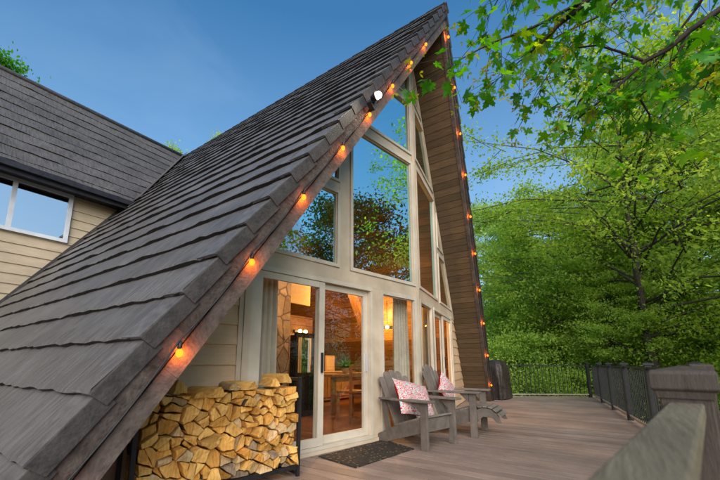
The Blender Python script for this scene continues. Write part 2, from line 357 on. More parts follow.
SLEN = sqrt(H * H + W_ * W_)                       # slope length ridge -> z=0
YB = 12.0
vL = V((-W_, 0, -H)).normalized(); vR = V((W_, 0, -H)).normalized()
yL = lambda v: -OA + .31 * v / SLEN
yR = lambda v: -OA + .959 * v / SLEN
wz, wy0 = 4.635, 5.98                              # wing eave height and depth
main_l = shake_roof('roof_slope', (0, 0, H), (0, 1, 0), vL, yL, lambda v: YB, 0, 10.1, .335, .09)
main_r = shake_roof('roof_slope', (0, 0, H), (0, 1, 0), vR, yR, lambda v: YB, 0, 9.3, .335, .3)
# wing roof: ridge along x
wr_y, wr_z = 7.62, 7.3
wv = V((0, wy0 - wr_y, wz - wr_z)); wlen = wv.length
def wing_u1(v):
    z = wr_z + (wz - wr_z) * v / wlen
    return -W_ * (1 - z / H) + .02
shake_roof('wing_roof_slope', (0, wr_y, wr_z), (1, 0, 0), wv, lambda v: -10.0, wing_u1, 0, wlen, .3, .12, rise=.026)
wvb = V((0, 2 * wr_y - wy0 - wr_y, wz - wr_z))
b = MB(); b.prism([(-10, wr_y, wr_z), (-10, 2 * wr_y - wy0, wz), (-1.9, 2 * wr_y - wy0, wz), (-.1, wr_y, wr_z)], (0, .02, .03)); b.build('wing_roof_slope', M['shake'], house)
b = MB(); b.tube([(-10, wr_y, wr_z + .02), (-.15, wr_y, wr_z + .02)], .06, 6); b.build('wing_ridge_cap', M['cap'], house)
# valley flashing
b = MB(); p0, p1 = V((-.16, wr_y, wr_z)), V((-1.985, wy0, wz))
nl = V((-H, 0, W_)).normalized(); d = (p1 - p0).normalized(); sd = nl.cross(d)
if sd.y > 0: sd = -sd
b.obox((p0 + p1) / 2 + nl * .05 + sd * .1, d * ((p1 - p0).length / 2), sd * .12, nl * .006); b.build('valley_flashing', M['cap'], house)

# caps along the two rakes and the ridge
def rake_caps(A, Lp, nroof, side, name):
    A, Lp = V(A), V(Lp); t = (Lp - A).normalized(); f = t.cross(nroof).normalized()
    if f.y > 0: f = -f
    A = A - nroof * .014 - f * .05; b = MB(); n = int((Lp - A).length / .335) + 4
    for i in range(n):
        d0, d1 = i * .335 - .02, (i + 1) * .335 + .012
        jit = random.uniform(-.004, .004)
        for (w0, h0, lift) in ((-.16, .03, 0),):
            a0, a1 = A + t * d0, A + t * d1
            l0, l1 = .022, .052 + jit
            # top plate
            q = [a0 + f * .05 + nroof * l0, a0 - f * .17 + nroof * l0, a1 - f * .17 + nroof * l1, a1 + f * .05 + nroof * (l1 + .004)]
            q2 = [p - nroof * .02 for p in q]
            b.hexa([q2[0], q2[3], q2[2], q2[1], q[0], q[3], q[2], q[1]], 0)
            # front drop
            q = [a0 + f * .05 + nroof * (l0 - .004), a1 + f * (.05 + .01) + nroof * (l1 - .004), a1 + f * (.05 + .01) - nroof * (.075 - (l1 - l0)), a0 + f * .05 - nroof * .075]
            q2 = [p - f * .02 for p in q]
            b.hexa([q2[0], q2[1], q2[2], q2[3], q[0], q[1], q[2], q[3]], 1)
    o = b.build(name, [M['cap'], M['cap_front']], house)
    return t, f
A_ = V((0, -OA, H)); Lp = V((-W_ * 1.09, -OA + .31 * 1.09, H * (1 - 1.09))); Rp = V((W_, -OA + .959, 0))
nR_ = V((H, 0, W_)).normalized()
tL, fL = rake_caps(A_, Lp, nl, -1, 'rake_cap')
tR, fR = rake_caps(A_, Rp, nR_, 1, 'rake_cap')
b = MB()
for i in range(38):
    y = -OA - .02 + i * .335
    for s in (-1, 1):
        v_ = vL if s < 0 else vR; n_ = nl if s < 0 else nR_
        b.hexa([V((0, y, H)) + n_ * .02, V((0, y + .35, H)) + n_ * .03, V((0, y + .35, H)) + v_ * .14 + n_ * .03, V((0, y, H)) + v_ * .14 + n_ * .02,
                V((0, y, H + .045)), V((0, y + .35, H + .06)), V((0, y + .35, H)) + v_ * .14 + n_ * .055, V((0, y, H)) + v_ * .14 + n_ * .045])
b.build('ridge_cap', M['cap'], house)

# fascia boards on the rakes (two stepped boards each)
def fascia(A, E, nroof, t, f, inner):
    A, E = V(A), V(E); Ln = (E - A).length
    b = MB(); q = lambda d, h, o: A + t * d - nroof * h + f * o
    def board(h0, h1, o0, o1, mi, top=0.0):
        n = 9
        for i in range(n):
            d0, d1 = top + (Ln - top) * i / n, top + (Ln - top) * (i + 1) / n - .0015
            if d0 < .0: d0 = 0
            b.hexa([q(d0, h1, o0), q(d1, h1, o0), q(d1, h1, o1), q(d0, h1, o1), q(d0, h0, o0), q(d1, h0, o0), q(d1, h0, o1), q(d0, h0, o1)], mi)
    board(.02, .165, -.06, -.012, 0, .03)
    board(.12, .2, -.12, -.075, 0, .08)
    board(.182, .285, -.09, -.034, 1, .14)
    return b.build('rake_board', [M['fascia'], M['fascia2']], house)
fascia(A_, Lp, nl, tL, fL, 1)
fascia(A_, Rp, nR_, tR, fR, 1)

# soffits (undersides in front of the glass) and plank ceilings inside
def under(name, sgn, y0f, y1f, off, m, x0=0.0, x1=5.0, seg=1):
    ev = V((sgn, 0, -INS)).normalized(); eu = V((0, 1, 0)); en = eu.cross(ev)
    O = V((0, 0, INZ + off)); ln = sqrt(1 + INS * INS)
    b = MB(); vs = []
    n = 14
    for i in range(n + 1):
        x = x0 + (x1 - x0) * i / n; v = x * ln
        vs += [(y0f(x), v, 0), (y1f(x), v, 0)]
    b.add(vs, [(2 * i, 2 * i + 1, 2 * i + 3, 2 * i + 2) for i in range(n)])
    mw = Matrix(((eu.x, ev.x, en.x, O.x), (eu.y, ev.y, en.y, O.y), (eu.z, ev.z, en.z, O.z), (0, 0, 0, 1)))
    return b.build(name, m, house, mat=mw)
TB, TA = tan(BE), tan(AL)
under('soffit', 1, lambda x: -.70 + .183 * x, lambda x: x * TB + .02, .02, M['soffit'], 0, 4.9)
under('soffit', -1, lambda x: -.70 + .06 * x, lambda x: x * TA + .02, .02, M['soffit'], 0, 5.3)
under('plank_ceiling', 1, lambda x: x * TB + .06, lambda x: 11.9, 0, M['inwood'], 0, 4.87)
under('plank_ceiling', -1, lambda x: x * TA + .06, lambda x: 11.9, 0, M['inwood'], 0, 4.87)

# ---- prow front: siding, posts, beams, windows and doors
def bar(b, FR, s0, z0, s1, z1, o0, o1, mi=0):
    P = [FR(s0, z0, o0), FR(s1, z0, o0), FR(s1, z0, o1), FR(s0, z0, o1), FR(s0, z1, o0), FR(s1, z1, o0), FR(s1, z1, o1), FR(s0, z1, o1)]
    b.hexa(P, mi)
def slant(b, FR, pts, o0, o1, mi=0):
    n = len(pts); P = [FR(s, z, o0) for s, z in pts] + [FR(s, z, o1) for s, z in pts]
    b.add(P, [tuple(range(n)), tuple(range(n, 2 * n))[::-1]] + [(i, n + i, n + (i + 1) % n, (i + 1) % n) for i in range(n)], mi)

def window(FR, K, poly, name='window', gl='glass', fw_=.045, frame='sash', parent=house, o=.0):
    """a framed pane with a polygonal outline; frame > pane"""
    cx = sum(p[0] for p in poly) / len(poly); cz = sum(p[1] for p in poly) / len(poly)
    n = len(poly)
    area = sum(poly[i][0] * poly[(i + 1) % n][1] - poly[(i + 1) % n][0] * poly[i][1] for i in range(n))
    if area < 0: poly = poly[::-1]
    ins = []
    for i in range(n):
        p0, p1, p2 = V(poly[i - 1]), V(poly[i]), V(poly[(i + 1) % n])
        d1 = (p1 - p0).normalized(); d2 = (p2 - p1).normalized(); n1 = V((-d1.y, d1.x)); n2 = V((-d2.y, d2.x))
        bis = (n1 + n2); bis = bis / max(.35, (bis.dot(n1)))
        ins.append(p1 + bis * fw_)
    b = MB()
    for i in range(n):
        j = (i + 1) % n
        q = [poly[i], poly[j], tuple(ins[j]), tuple(ins[i])]
        slant(b, FR, q, o, o + .05)
        # thin stepped bead
        g = [tuple(ins[i]), tuple(ins[j]), tuple(V(ins[j]) + (V((cx, cz)) - V(ins[j])).normalized() * .018), tuple(V(ins[i]) + (V((cx, cz)) - V(ins[i])).normalized() * .018)]
        slant(b, FR, g, o + .0, o + .022, 1)
    fo = b.build(name, [M[frame], M['trim']], parent)
    g = MB(); g.add([FR(p[0], p[1], o + .006) for p in ins], [tuple(range(n))])
    me_o = g.build('pane', M[gl], fo)
    return fo

for side, FR, K in (('l', LF, KL), ('r', RF, KR)):
    roof_s = lambda z: (INZ - .03 - z) / K
    # siding at the outer end
    b = MB(); z = .02; s_in = 3.06
    while z < 3.0:
        z1 = min(z + .2, 3.2); a0, a1 = roof_s(z), roof_s(z1)
        if a1 < s_in + .02: a1 = s_in + .02
        if a0 > s_in + .03:
            vs = [FR(s_in, z, .026), FR(a0, z, .026), FR(a1, z1, .008), FR(s_in, z1, .008), FR(s_in, z, .0), FR(a0, z, .0)]
            b.add(vs, [(0, 1, 2, 3), (4, 5, 1, 0)] if side == 'l' else [(3, 2, 1, 0), (0, 1, 5, 4)])
        z += .2
    slant(b, FR, [(s_in, 0), (roof_s(0), 0), (roof_s(2.7), 2.7), (s_in, 2.7)], -.05, -.002)
    b.build('siding', M['siding_lamplit'], house)
    # solid trim: sill, corner post, posts, beams
    b = MB()
    bar(b, FR, .0, -.06, 3.06, .045, -.08, .05)                    # sill base
    bar(b, FR, 0.0, .047, .062, 6.9, -.06, .045)                   # corner post
    bar(b, FR, .95, .047, 1.12, 2.1, -.06, .03)                     # post beside the door
    bar(b, FR, 2.985, .047, 3.06, 2.12, -.06, .05)                  # outer jamb
    bar(b, FR, .064, 2.1, 3.02, 2.275, -.06, .032)                  # beam above doors
    slant(b, FR, [(3.02, 2.1), (3.55, 2.1), (3.42, 2.275), (3.02, 2.275)], -.06, .031)
    zt = INZ - .02
    slant(b, FR, [(1.555, 2.277), (1.745, 2.277), (1.745, zt - K * 1.745), (1.555, zt - K * 1.555)], -.06, .028)   # mullion
    bar(b, FR, .064, 4.53, 1.553, 4.66, -.06, .026)
    bar(b, FR, 1.747, 3.38, 2.5, 3.5, -.06, .026)
    bar(b, FR, .064, 5.72, .86, 5.84, -.06, .026)
    # sloped member along the roof line
    slant(b, FR, [(.064, zt - K * .064), (3.42, zt - K * 3.42), (3.42 - .09, zt - K * 3.42 - .04), (.064, zt - K * .064 - .17)], -.06, .036)
    b.build('window_trim', M['trim'], house)
    # upper glazing
    zc = lambda s: zt - .17 - K * s
    window(FR, K, [(.066, 2.28), (1.55, 2.28), (1.55, min(4.525, zc(1.55) )), (1.55 if zc(1.55) > 4.525 else (zt - .17 - 4.525) / K, 4.525), (.066, 4.525)] if zc(1.55) < 4.525 else [(.066, 2.28), (1.55, 2.28), (1.55, 4.525), (.066, 4.525)])
    window(FR, K, [(.066, 4.665), ((zt - .17 - 4.665) / K, 4.665), ((zt - .17 - 5.715) / K, 5.715), (.066, 5.715)])
    window(FR, K, [(.066, 5.845), ((zt - .17 - 5.845) / K, 5.845), (.066, zc(.066) - .01)], fw_=.03)
    window(FR, K, [(1.75, 2.28), ((zt - .17 - 2.28) / K, 2.28), ((zt - .17 - 3.375) / K, 3.375), (1.75, 3.375)])
    window(FR, K, [(1.75, 3.505), ((zt - .17 - 3.505) / K, 3.505), (1.75, zc(1.75) - .01)], fw_=.035)
    # door-level fixed window beside the corner
    window(FR, K, [(.066, .05), (.948, .05), (.948, 2.097), (.066, 2.097)], gl='doorglass', fw_=.06)
    # sliding door: frame > two panels as own parts
    b = MB()
    bar(b, FR, 1.122, .048, 2.983, .085, -.07, .055); bar(b, FR, 1.122, 2.045, 2.983, 2.098, -.07, .05)
    bar(b, FR, 1.122, .086, 1.16, 2.043, -.07, .045); bar(b, FR, 2.945, .086, 2.983, 2.043, -.07, .045)
    b.build('door_frame', M['sash'], house)
    for (sa, sb, o) in ((1.165, 2.07, -.05), (1.985, 2.94, .0)):
        b = MB()
        bar(b, FR, sa, .088, sa + .085, 2.04, o, o + .035); bar(b, FR, sb - .085, .088, sb, 2.04, o, o + .035)
        bar(b, FR, sa + .086, .088, sb - .086, .18, o, o + .034); bar(b, FR, sa + .086, 1.965, sb - .086, 2.04, o, o + .034)
        d = b.build('sliding_door', M['sash'], house)
        g = MB(); g.add([FR(sa + .084, .178, o + .015), FR(sb - .084, .178, o + .015), FR(sb - .084, 1.967, o + .015), FR(sa + .084, 1.967, o + .015)], [(0, 1, 2, 3)])
        g.build('pane', M['doorglass'], d)
        if (sa > 1.5) or side == 'l':
            h = MB(); hs = sa + .04
            bar(h, FR, hs - .012, .92, hs + .012, 1.16, o + .036, o + .06); h.build('handle', M['dark'] if sa > 1.5 else M['white'], d)
    if side == 'l':
        b = MB(); bar(b, FR, 3.062, .0, 3.11, 2.1, -.0, .035); b.build('corner_trim', M['trim'], house)

# wing: wall, window, eave
wy = 6.4
b = MB(); z = 0.4
while z < 5.1:
    z1 = z + .19; xr0 = -W_ * (1 - z / H) + .12; xr1 = -W_ * (1 - min(z1, 5.2) / H) + .12
    b.add([(-9.6, wy - .026, z), (xr0, wy - .026, z), (xr1, wy - .006, z1), (-9.6, wy - .006, z1), (-9.6, wy, z), (xr0, wy, z)], [(0, 1, 2, 3), (4, 5, 1, 0)])
    z = z1
b.box((-9.6, wy, -1.0), (-1.0, wy + .1, 5.1)); b.build('wing_siding', M['siding'], house)
b = MB()
b.box((-10, wy0 + .02, 4.44), (-1.9, wy0 + .05, 4.615)); b.box((-10, wy0 - .07, 4.52), (-1.99, wy0 + .018, 4.625)); b.box((-10, wy0 + .052, 4.5), (-1.6, wy + .0, 4.53))
b.build('wing_eave', M['gutter'], house)
b = MB(); P = lambda z, o: V((-W_ * (1 - z / H), wy - .028, z)) + nl * o
b.hexa([P(.5, .0) - V((0, .03, 0)), P(4.75, .0) - V((0, .03, 0)), P(4.75, .0), P(.5, 0), P(.5, .07) - V((0, .03, 0)), P(4.75, .07) - V((0, .03, 0)), P(4.75, .07), P(.5, .07)])
b.build('wall_flashing', M['cap_front'], house)
wf = MB(); x0, x1, xm, z0, z1 = -4.78, -2.99, -3.88, 3.46, 4.5
yy = wy - .03
for (a, c, e, g) in ((x0, x1, z0, z0 + .07), (x0, x1, z1 - .07, z1), (x0, x0 + .07, z0 + .071, z1 - .071), (x1 - .07, x1, z0 + .071, z1 - .071), (xm - .035, xm + .035, z0 + .071, z1 - .071)):
    wf.box((a, yy - .045, e), (c, yy, g))
wfo = wf.build('wing_window', M['white'], house)
for (a, c) in ((x0 + .06, xm - .03), (xm + .03, x1 - .06)):
    g = MB(); g.add([(a, yy - .02, z0 + .06), (c, yy - .02, z0 + .06), (c, yy - .02, z1 - .06), (a, yy - .02, z1 - .06)], [(0, 1, 2, 3)]); g.build('pane', M['wingglass'], wfo)

# interior shell of the house
b = MB(); b.add([LF(4.7, .06, -.1), LF(0, .06, -.1), RF(4.7, .06, -.1), (4.6, 11.8, .06), (-4.6, 11.8, .06)], [(0, 1, 2, 3, 4)]); b.build('wood_floor', M['infloor'], house)
b = MB(); b.prism([(-4.8, 6.6, .06), (4.8, 6.6, .06), (0, 6.6, 6.9)], (0, .1, 0)); b.build('back_wall', M['inwall'], house)
b = MB(); b.box((-3.25, 4.0, .061), (1.9, 4.1, 2.25)); b.build('partition_wall', M['inwall'], house)
b = MB(); b.box((-3.1, 4.0, 2.253), (.92, 6.58, 2.4)); b.build('loft_floor', M['inwall'], house)
b = MB(); b.box((-.88, 2.5, .061), (-.42, 3.05, 6.0)); b.build('stone_chimney', M['stone'], house)
b = MB(); b.box((-.1, 3.05, 2.34), (.74, 3.12, 2.95)); b.build('plaster_panel', M['plaster'], house)
b = MB(); b.beam((4.05, 2.9, .06), (1.05, 2.9, 4.6), .13, .2, up=(0, 1, 0)); b.build('interior_brace', M['tablewood'], house)

# ---------------------------------------------------------------- interior things
def curtain(FR, s0, s1, label):
    b = MB(); n = 26
    for i in range(n + 1):
        t = i / n; s = s0 + (s1 - s0) * t; o = -.2 + .035 * sin(t * pi * 2 * 5.0) + .012 * sin(t * 31)
        b.v += [tuple(FR(s, .08, o - .0)), tuple(FR(s0 + (s1 - s0) * (t * .9 + .05), 1.2, o)), tuple(FR(s0 + (s1 - s0) * (t * .86 + .07), 2.12, -.2 + (o + .2) * .7))]
    for i in range(n):
        for j in (0, 1):
            b.f.append([3 * i + j, 3 * i + 3 + j, 3 * i + 4 + j, 3 * i + 1 + j]); b.m.append(0); b.sm.append(True)
    r = thing('curtain', label, 'curtain', FR((s0 + s1) / 2, .08, -.2))
    o = b.build('fabric', M['curtain']); o.parent = r; o.matrix_parent_inverse = Matrix.Translation(-r.location)
    c = MB(); c.tube([FR(s0 - .05, 2.14, -.2), FR(s1 + .05, 2.14, -.2)], .012, 6); o = c.build('curtain_rod', M['dark']); o.parent = r; o.matrix_parent_inverse = Matrix.Translation(-r.location)
curtain(LF, 2.5, 2.92, 'pale grey curtain behind the left sliding door panel next to the siding')
curtain(LF, .0, .38, 'cream curtain behind the fixed window left of the corner post')
curtain(RF, .42, .85, 'cream curtain behind the narrow window right of the corner post')
curtain(RF, 1.2, 1.6, 'brownish curtain behind the far sliding door')

def put(mb, name, m, root, bevel=0):
    o = mb.build(name, m, None, bevel); o.parent = root; o.matrix_parent_inverse = root.matrix_basis.inverted() if False else Matrix.Identity(4); return o

def vanity(loc, rz, n, label):
    r = thing('wall_lamp', label, 'lamp', loc, rz)
    b = MB(); b.box((-.11 * n, -.03, -.04), (.11 * n, 0, .04)); put(b, 'back_plate', M['dark'], r)
    for i in range(n):
        x = (i - (n - 1) / 2) * .2
        b = MB(); b.ball((x, -.1, .0), .05, 10); put(b, 'bulb', M['inbulb'], r)
    return r
vl = vanity((3.0, 2.3, 1.98), radians(-60), 3, 'three-bulb hanging lamp glowing before the orange plank wall in the fixed window')
b = MB(); b.tube([(0, -.015, .04), (0, -.015, .72)], .008, 6); put(b, 'rod', M['dark'], vl)
vanity((1.4, 3.98, 1.84), radians(0), 2, 'two-bulb wall lamp on the dark wall seen through the left door panel')

r = thing('wood_stove', 'black framed glass-front stove beside the stone chimney inside', 'stove', (-.24, 2.42, .06))
b = MB(); b.box((-.28, -.2, 0), (-.22, -.14, 1.55)); b.box((.22, -.2, 0), (.28, -.14, 1.55)); b.box((-.22, -.2, 1.46), (.22, -.14, 1.55)); b.box((-.22, -.2, 0), (.22, -.14, .1)); b.box((-.22, -.2, .72), (.22, -.15, .8)); put(b, 'frame', M['blackglass'], r, .004)
b = MB(); b.box((-.24, -.13, .02), (.24, .0, 1.5)); put(b, 'firebox', M['blackglass'], r)
b = MB(); b.add([(-.22, -.16, .8), (.22, -.16, .8), (.22, -.16, 1.46), (-.22, -.16, 1.46)], [(0, 1, 2, 3)]); put(b, 'pane', M['wingglass'], r)

r = thing('dining_table', 'long wooden table with a bench rail seen through the door glass', 'table', (1.35, 2.3, .06), radians(-8))
b = MB(); b.box((-1.0, -.45, .7), (1.0, .45, .75)); put(b, 'tabletop', M['tablewood'], r, .006)
for sx in (-.9, .9):
    for sy in (-.36, .36):
        b = MB(); b.box((sx - .04, sy - .04, 0), (sx + .04, sy + .04, .7)); put(b, 'leg', M['tablewood'], r)
b = MB(); b.box((-.94, -.4, .6), (.94, -.37, .698)); put(b, 'apron', M['tablewood'], r)

def dchair(loc, rz, label, first=[None]):
    if first[0] is None:
        r = thing('dining_chair', label, 'chair', loc, rz, 'wooden dining chairs inside the house')
        b = MB(); b.box((-.22, -.2, .43), (.22, .22, .47)); put(b, 'seat', M['tablewood'], r, .005)
        for sx in (-.19, .19):
            b = MB(); b.box((sx - .02, -.18, 0), (sx + .02, -.14, .43)); put(b, 'leg', M['tablewood'], r)
            b = MB(); b.box((sx - .02, .16, 0), (sx + .02, .2, .93)); put(b, 'leg', M['tablewood'], r)
        b = MB()
        for z in (.58, .72, .86): b.box((-.17, .165, z), (.17, .19, z + .07))
        put(b, 'backrest', M['tablewood'], r); first[0] = r; return r
    r = copy_tree(first[0]); r.location = loc; r.rotation_euler = (0, 0, rz); r['label'] = label; return r
dchair((.3, 1.55, .06), radians(170), 'wooden ladder-back chair at the left end of the inside table')
dchair((1.25, 1.45, .06), radians(182), 'wooden ladder-back chair at the middle of the inside table')
dchair((2.6, 2.1, .06), radians(-80), 'wooden ladder-back chair at the far right end of the inside table')

r = thing('table_lamp', 'orange glowing shade lamp on the cabinet behind the inside table', 'lamp', (1.55, 3.6, .82))
b = MB(); b.lathe((0, 0, 0), [(.08, 0), (.08, .02), (.02, .04), (.035, .15), (.015, .28)], 12); put(b, 'base', M['pot'], r)
b = MB(); b.lathe((0, 0, .28), [(.14, 0), (.09, .22)], 16); put(b, 'lamp_shade', M['shade'], r)
r = thing('sideboard', 'low wooden sideboard under the sloped plank wall inside', 'cabinet', (2.15, 3.65, .06))
b = MB(); b.box((-.9, -.22, .05), (.9, .22, .74)); put(b, 'body', M['tablewood'], r, .006)
b = MB(); b.box((-.93, -.25, .741), (.93, .25, .76)); put(b, 'top', M['pot'], r, .004)
for i in range(3):
    b = MB(); b.box((-.86 + i * .58, -.24, .12), (-.32 + i * .58, -.222, .68)); put(b, 'door', M['tablewood'], r, .004)
r = thing('framed_print', 'pale framed picture leaning on the sideboard inside', 'picture', (2.35, 3.75, .82))
b = MB(); b.box((-.2, -.02, 0), (.2, .01, .42)); put(b, 'frame', M['pot'], r); b = MB(); b.box((-.16, -.024, .04), (.16, -.021, .38)); put(b, 'print', M['plaster'], r)

def houseplant(loc, label, s):
    r = thing('potted_plant', label, 'plant', loc)
    b = MB(); b.lathe((0, 0, 0), [(.05 * s, 0), (.075 * s, .1 * s), (.07 * s, .12 * s)], 12); put(b, 'pot', M['pot'], r)
    rng = random.Random(int(loc[0] * 100)); b = MB()
    for i in range(46):
        a = rng.uniform(0, 6.3); el = rng.uniform(.2, 1.3); l = rng.uniform(.12, .3) * s; d = V((cos(a) * cos(el), sin(a) * cos(el), sin(el))); sd = d.cross(V((0, 0, 1))).normalized()
        p = V((0, 0, .11 * s)); b.add([p, p + d * l * .6 + sd * .03 * s, p + d * l - V((0, 0, .04 * s)), p + d * l * .6 - sd * .03 * s], [(0, 1, 2, 3)])
    put(b, 'foliage', M['plantleaf'], r)
houseplant((1.05, 2.25, .81), 'leafy green plant in a tan pot on the inside table', 1.0)
houseplant((2.85, 3.6, .82), 'bushy green plant at the right end of the sideboard', 1.3)

for i, (p, e, c, rad) in enumerate([((1.6, 2.2, 2.6), 260, (1, .53, .16), .15), ((3.0, 2.6, 1.9), 100, (1, .54, .16), .1), ((-.9, 1.6, 2.35), 55, (1, .58, .28), .12), ((.9, 5.3, 3.6), 32, (1, .5, .18), .2)]):
    l = bpy.data.lights.new('room_light', 'POINT'); l.energy = e; l.color = c; l.shadow_soft_size = rad
    o = bpy.data.objects.new('room_light', l); o.location = p; link(o, house)

# ---------------------------------------------------------------- deck and ground
b = MB(); poly = [(-9.5, -1.78), (-.6, -3.36), (7.9, -2.12), (4.4, 3.8), (-9.5, 3.8)]
x = -9.5
while x < 8.0:
    q = clip_poly(clip_poly(poly, 1, 0, -x), -1, 0, x + .138)
    if len(q) >= 3:
        zj = random.uniform(-.0015, .0015); b.prism([(px, py, -.028 + zj) for px, py in q], (0, 0, .028))
    x += .153
deck = b.build('deck', M['deck']); tag(deck, kind='structure')
b = MB(); b.prism([(px, py, -.3) for px, py in poly], (0, 0, .265)); o = b.build('deck_underside', M['dark']); tag(o, kind='structure')
b = MB()
for a, c in (((-.6, -3.385), (7.93, -2.14)), ((-9.5, -1.805), (-.6, -3.385)), ((7.93, -2.14), (4.42, 3.8))):
    b.beam((*a, -.12), (*c, -.12), .05, .27)
o = b.build('deck_rim', M['deck_trim']); tag(o, kind='structure')
b = MB(); n = 60
rg = random.Random(3)
for i in range(n + 1):
    for j in range(n + 1):
        x = -150 + 300 * (i / n); y = -150 + 300 * (j / n); x = np.sign(x) * (abs(x) / 150) ** 1.7 * 150; y = np.sign(y) * (abs(y) / 150) ** 1.7 * 150
        rr = sqrt(x * x + y * y); b.v.append((x, y, -1.3 + (rg.uniform(-.12, .12) if rr < 40 else rg.uniform(-.4, .4)) + max(0, rr - 60) * .0))
for i in range(n):
    for j in range(n):
        q = i * (n + 1) + j; b.f.append([q, q + n + 1, q + n + 2, q + 1]); b.m.append(0); b.sm.append(True)
o = b.build('ground', M['ground']); tag(o, kind='structure')

# door mat
r = tag(MB().build('door_mat', M['mat']), 'dark brown door mat scattered with leaf shapes in front of the sliding door', 'door mat')
b = MB(); a = AL
b.hexa([(-2.12, .26, .001), (-2.24, -.33, .001), (-1.2, -.47, .001), (-.96, .1, .001), (-2.12, .26, .014), (-2.24, -.33, .014), (-1.2, -.47, .014), (-.96, .1, .014)])
me = b.mesh('door_mat', M['mat']); r.data = me

# ---------------------------------------------------------------- railings
def railing(label, p0, p1, posts, pw, top, name='deck_railing', capw=.13, wood=False, caps=True):
    p0, p1 = V((*p0, 0)), V((*p1, 0)); d = p1 - p0; L = d.length; d.normalize(); s = V((-d.y, d.x, 0))
    r = thing(name, label, 'railing', p0)
    q = lambda t, o, z: d * t + s * o + V((0, 0, z))
    ups = []
    for t in posts:
        b = MB(); b.obox(q(t, 0, (top + .02) / 2), d * pw / 2, s * pw / 2, V((0, 0, (top + .02) / 2))); po = put(b, 'post', M['post'] if wood else M['iron'], r, .004)
        c = MB(); w = capw / 2; z0 = top + .021
        if wood:
            prof = [(w * .86, z0 - .03), (w * .9, z0 - .012), (w, z0 - .005), (w, z0 + .035), (w * .93, z0 + .045), (w * .05, z0 + .058)]
        else:
            prof = [(w, z0), (w, z0 + .025), (w * .1, z0 + .05)]
        base = len(c.v)
        for ww, z in prof:
            for (u, v_) in ((-1, -1), (1, -1), (1, 1), (-1, 1)): c.v.append(tuple(q(t + u * ww, v_ * ww, z)))
        for i in range(len(prof) - 1):
            for k in range(4): c.f.append([i * 4 + k, i * 4 + (k + 1) % 4, i * 4 + 4 + (k + 1) % 4, i * 4 + 4 + k]); c.m.append(0); c.sm.append(False)
        c.f.append([len(prof) * 4 - 4 + k for k in range(4)]); c.m.append(0); c.sm.append(False)
        put(c, 'post_cap', M['post'] if wood else M['iron'], po, .003)
    b = MB()
    ends = sorted(posts); segs = []
    if ends[0] > .2: segs.append((0, ends[0] - pw / 2 - .002))
    for a_, c_ in zip(ends[:-1], ends[1:]): segs.append((a_ + pw / 2 + .002, c_ - pw / 2 - .002))
    if ends[-1] < L - .2: segs.append((ends[-1] + pw / 2 + .002, L))
    bb = MB(); tr = MB()
    for a_, c_ in segs:
        if wood: tr.obox(q((a_ + c_) / 2, 0, top - .0175 - .02), d * (c_ - a_) / 2, s * .036, V((0, 0, .0175)))
        else: tr.obox(q((a_ + c_) / 2, 0, top - .02), d * (c_ - a_) / 2, s * .022, V((0, 0, .016)))
        bb.obox(q((a_ + c_) / 2, 0, .085), d * (c_ - a_) / 2, s * .018, V((0, 0, .014)))
        n = int((c_ - a_) / .118)
        for i in range(1, n):
            t = a_ + (c_ - a_) * i / n
            b.obox(q(t, 0, (top + .05) / 2), d * .0065, s * .0065, V((0, 0, (top - .05) / 2 - .052)))
    put(tr, 'top_rail', M['rail_wood'] if wood else M['iron'], r, .005 if wood else .003)
    put(bb, 'bottom_rail', M['deck_trim'] if not wood else M['iron'], r)
    put(b, 'balusters', M['iron'], r)
    return r
railing('black metal railing across the far end of the deck before the trees', (4.9, 2.85), (7.77, -2.06), [.06, 2.9, 5.62], .08, .97)
railing('black metal railing along the right side of the deck with slim square posts', (7.68, -2.1), (-.52, -3.25), [1.62, 3.15, 4.75, 6.4, 8.2], .085, .97)
railing('near railing with weathered flat top board and thick brown capped post', (-.62, -3.27), (-9.4, -1.728), [.55, 3.4, 6.3], .11, .945, capw=.142, wood=True)

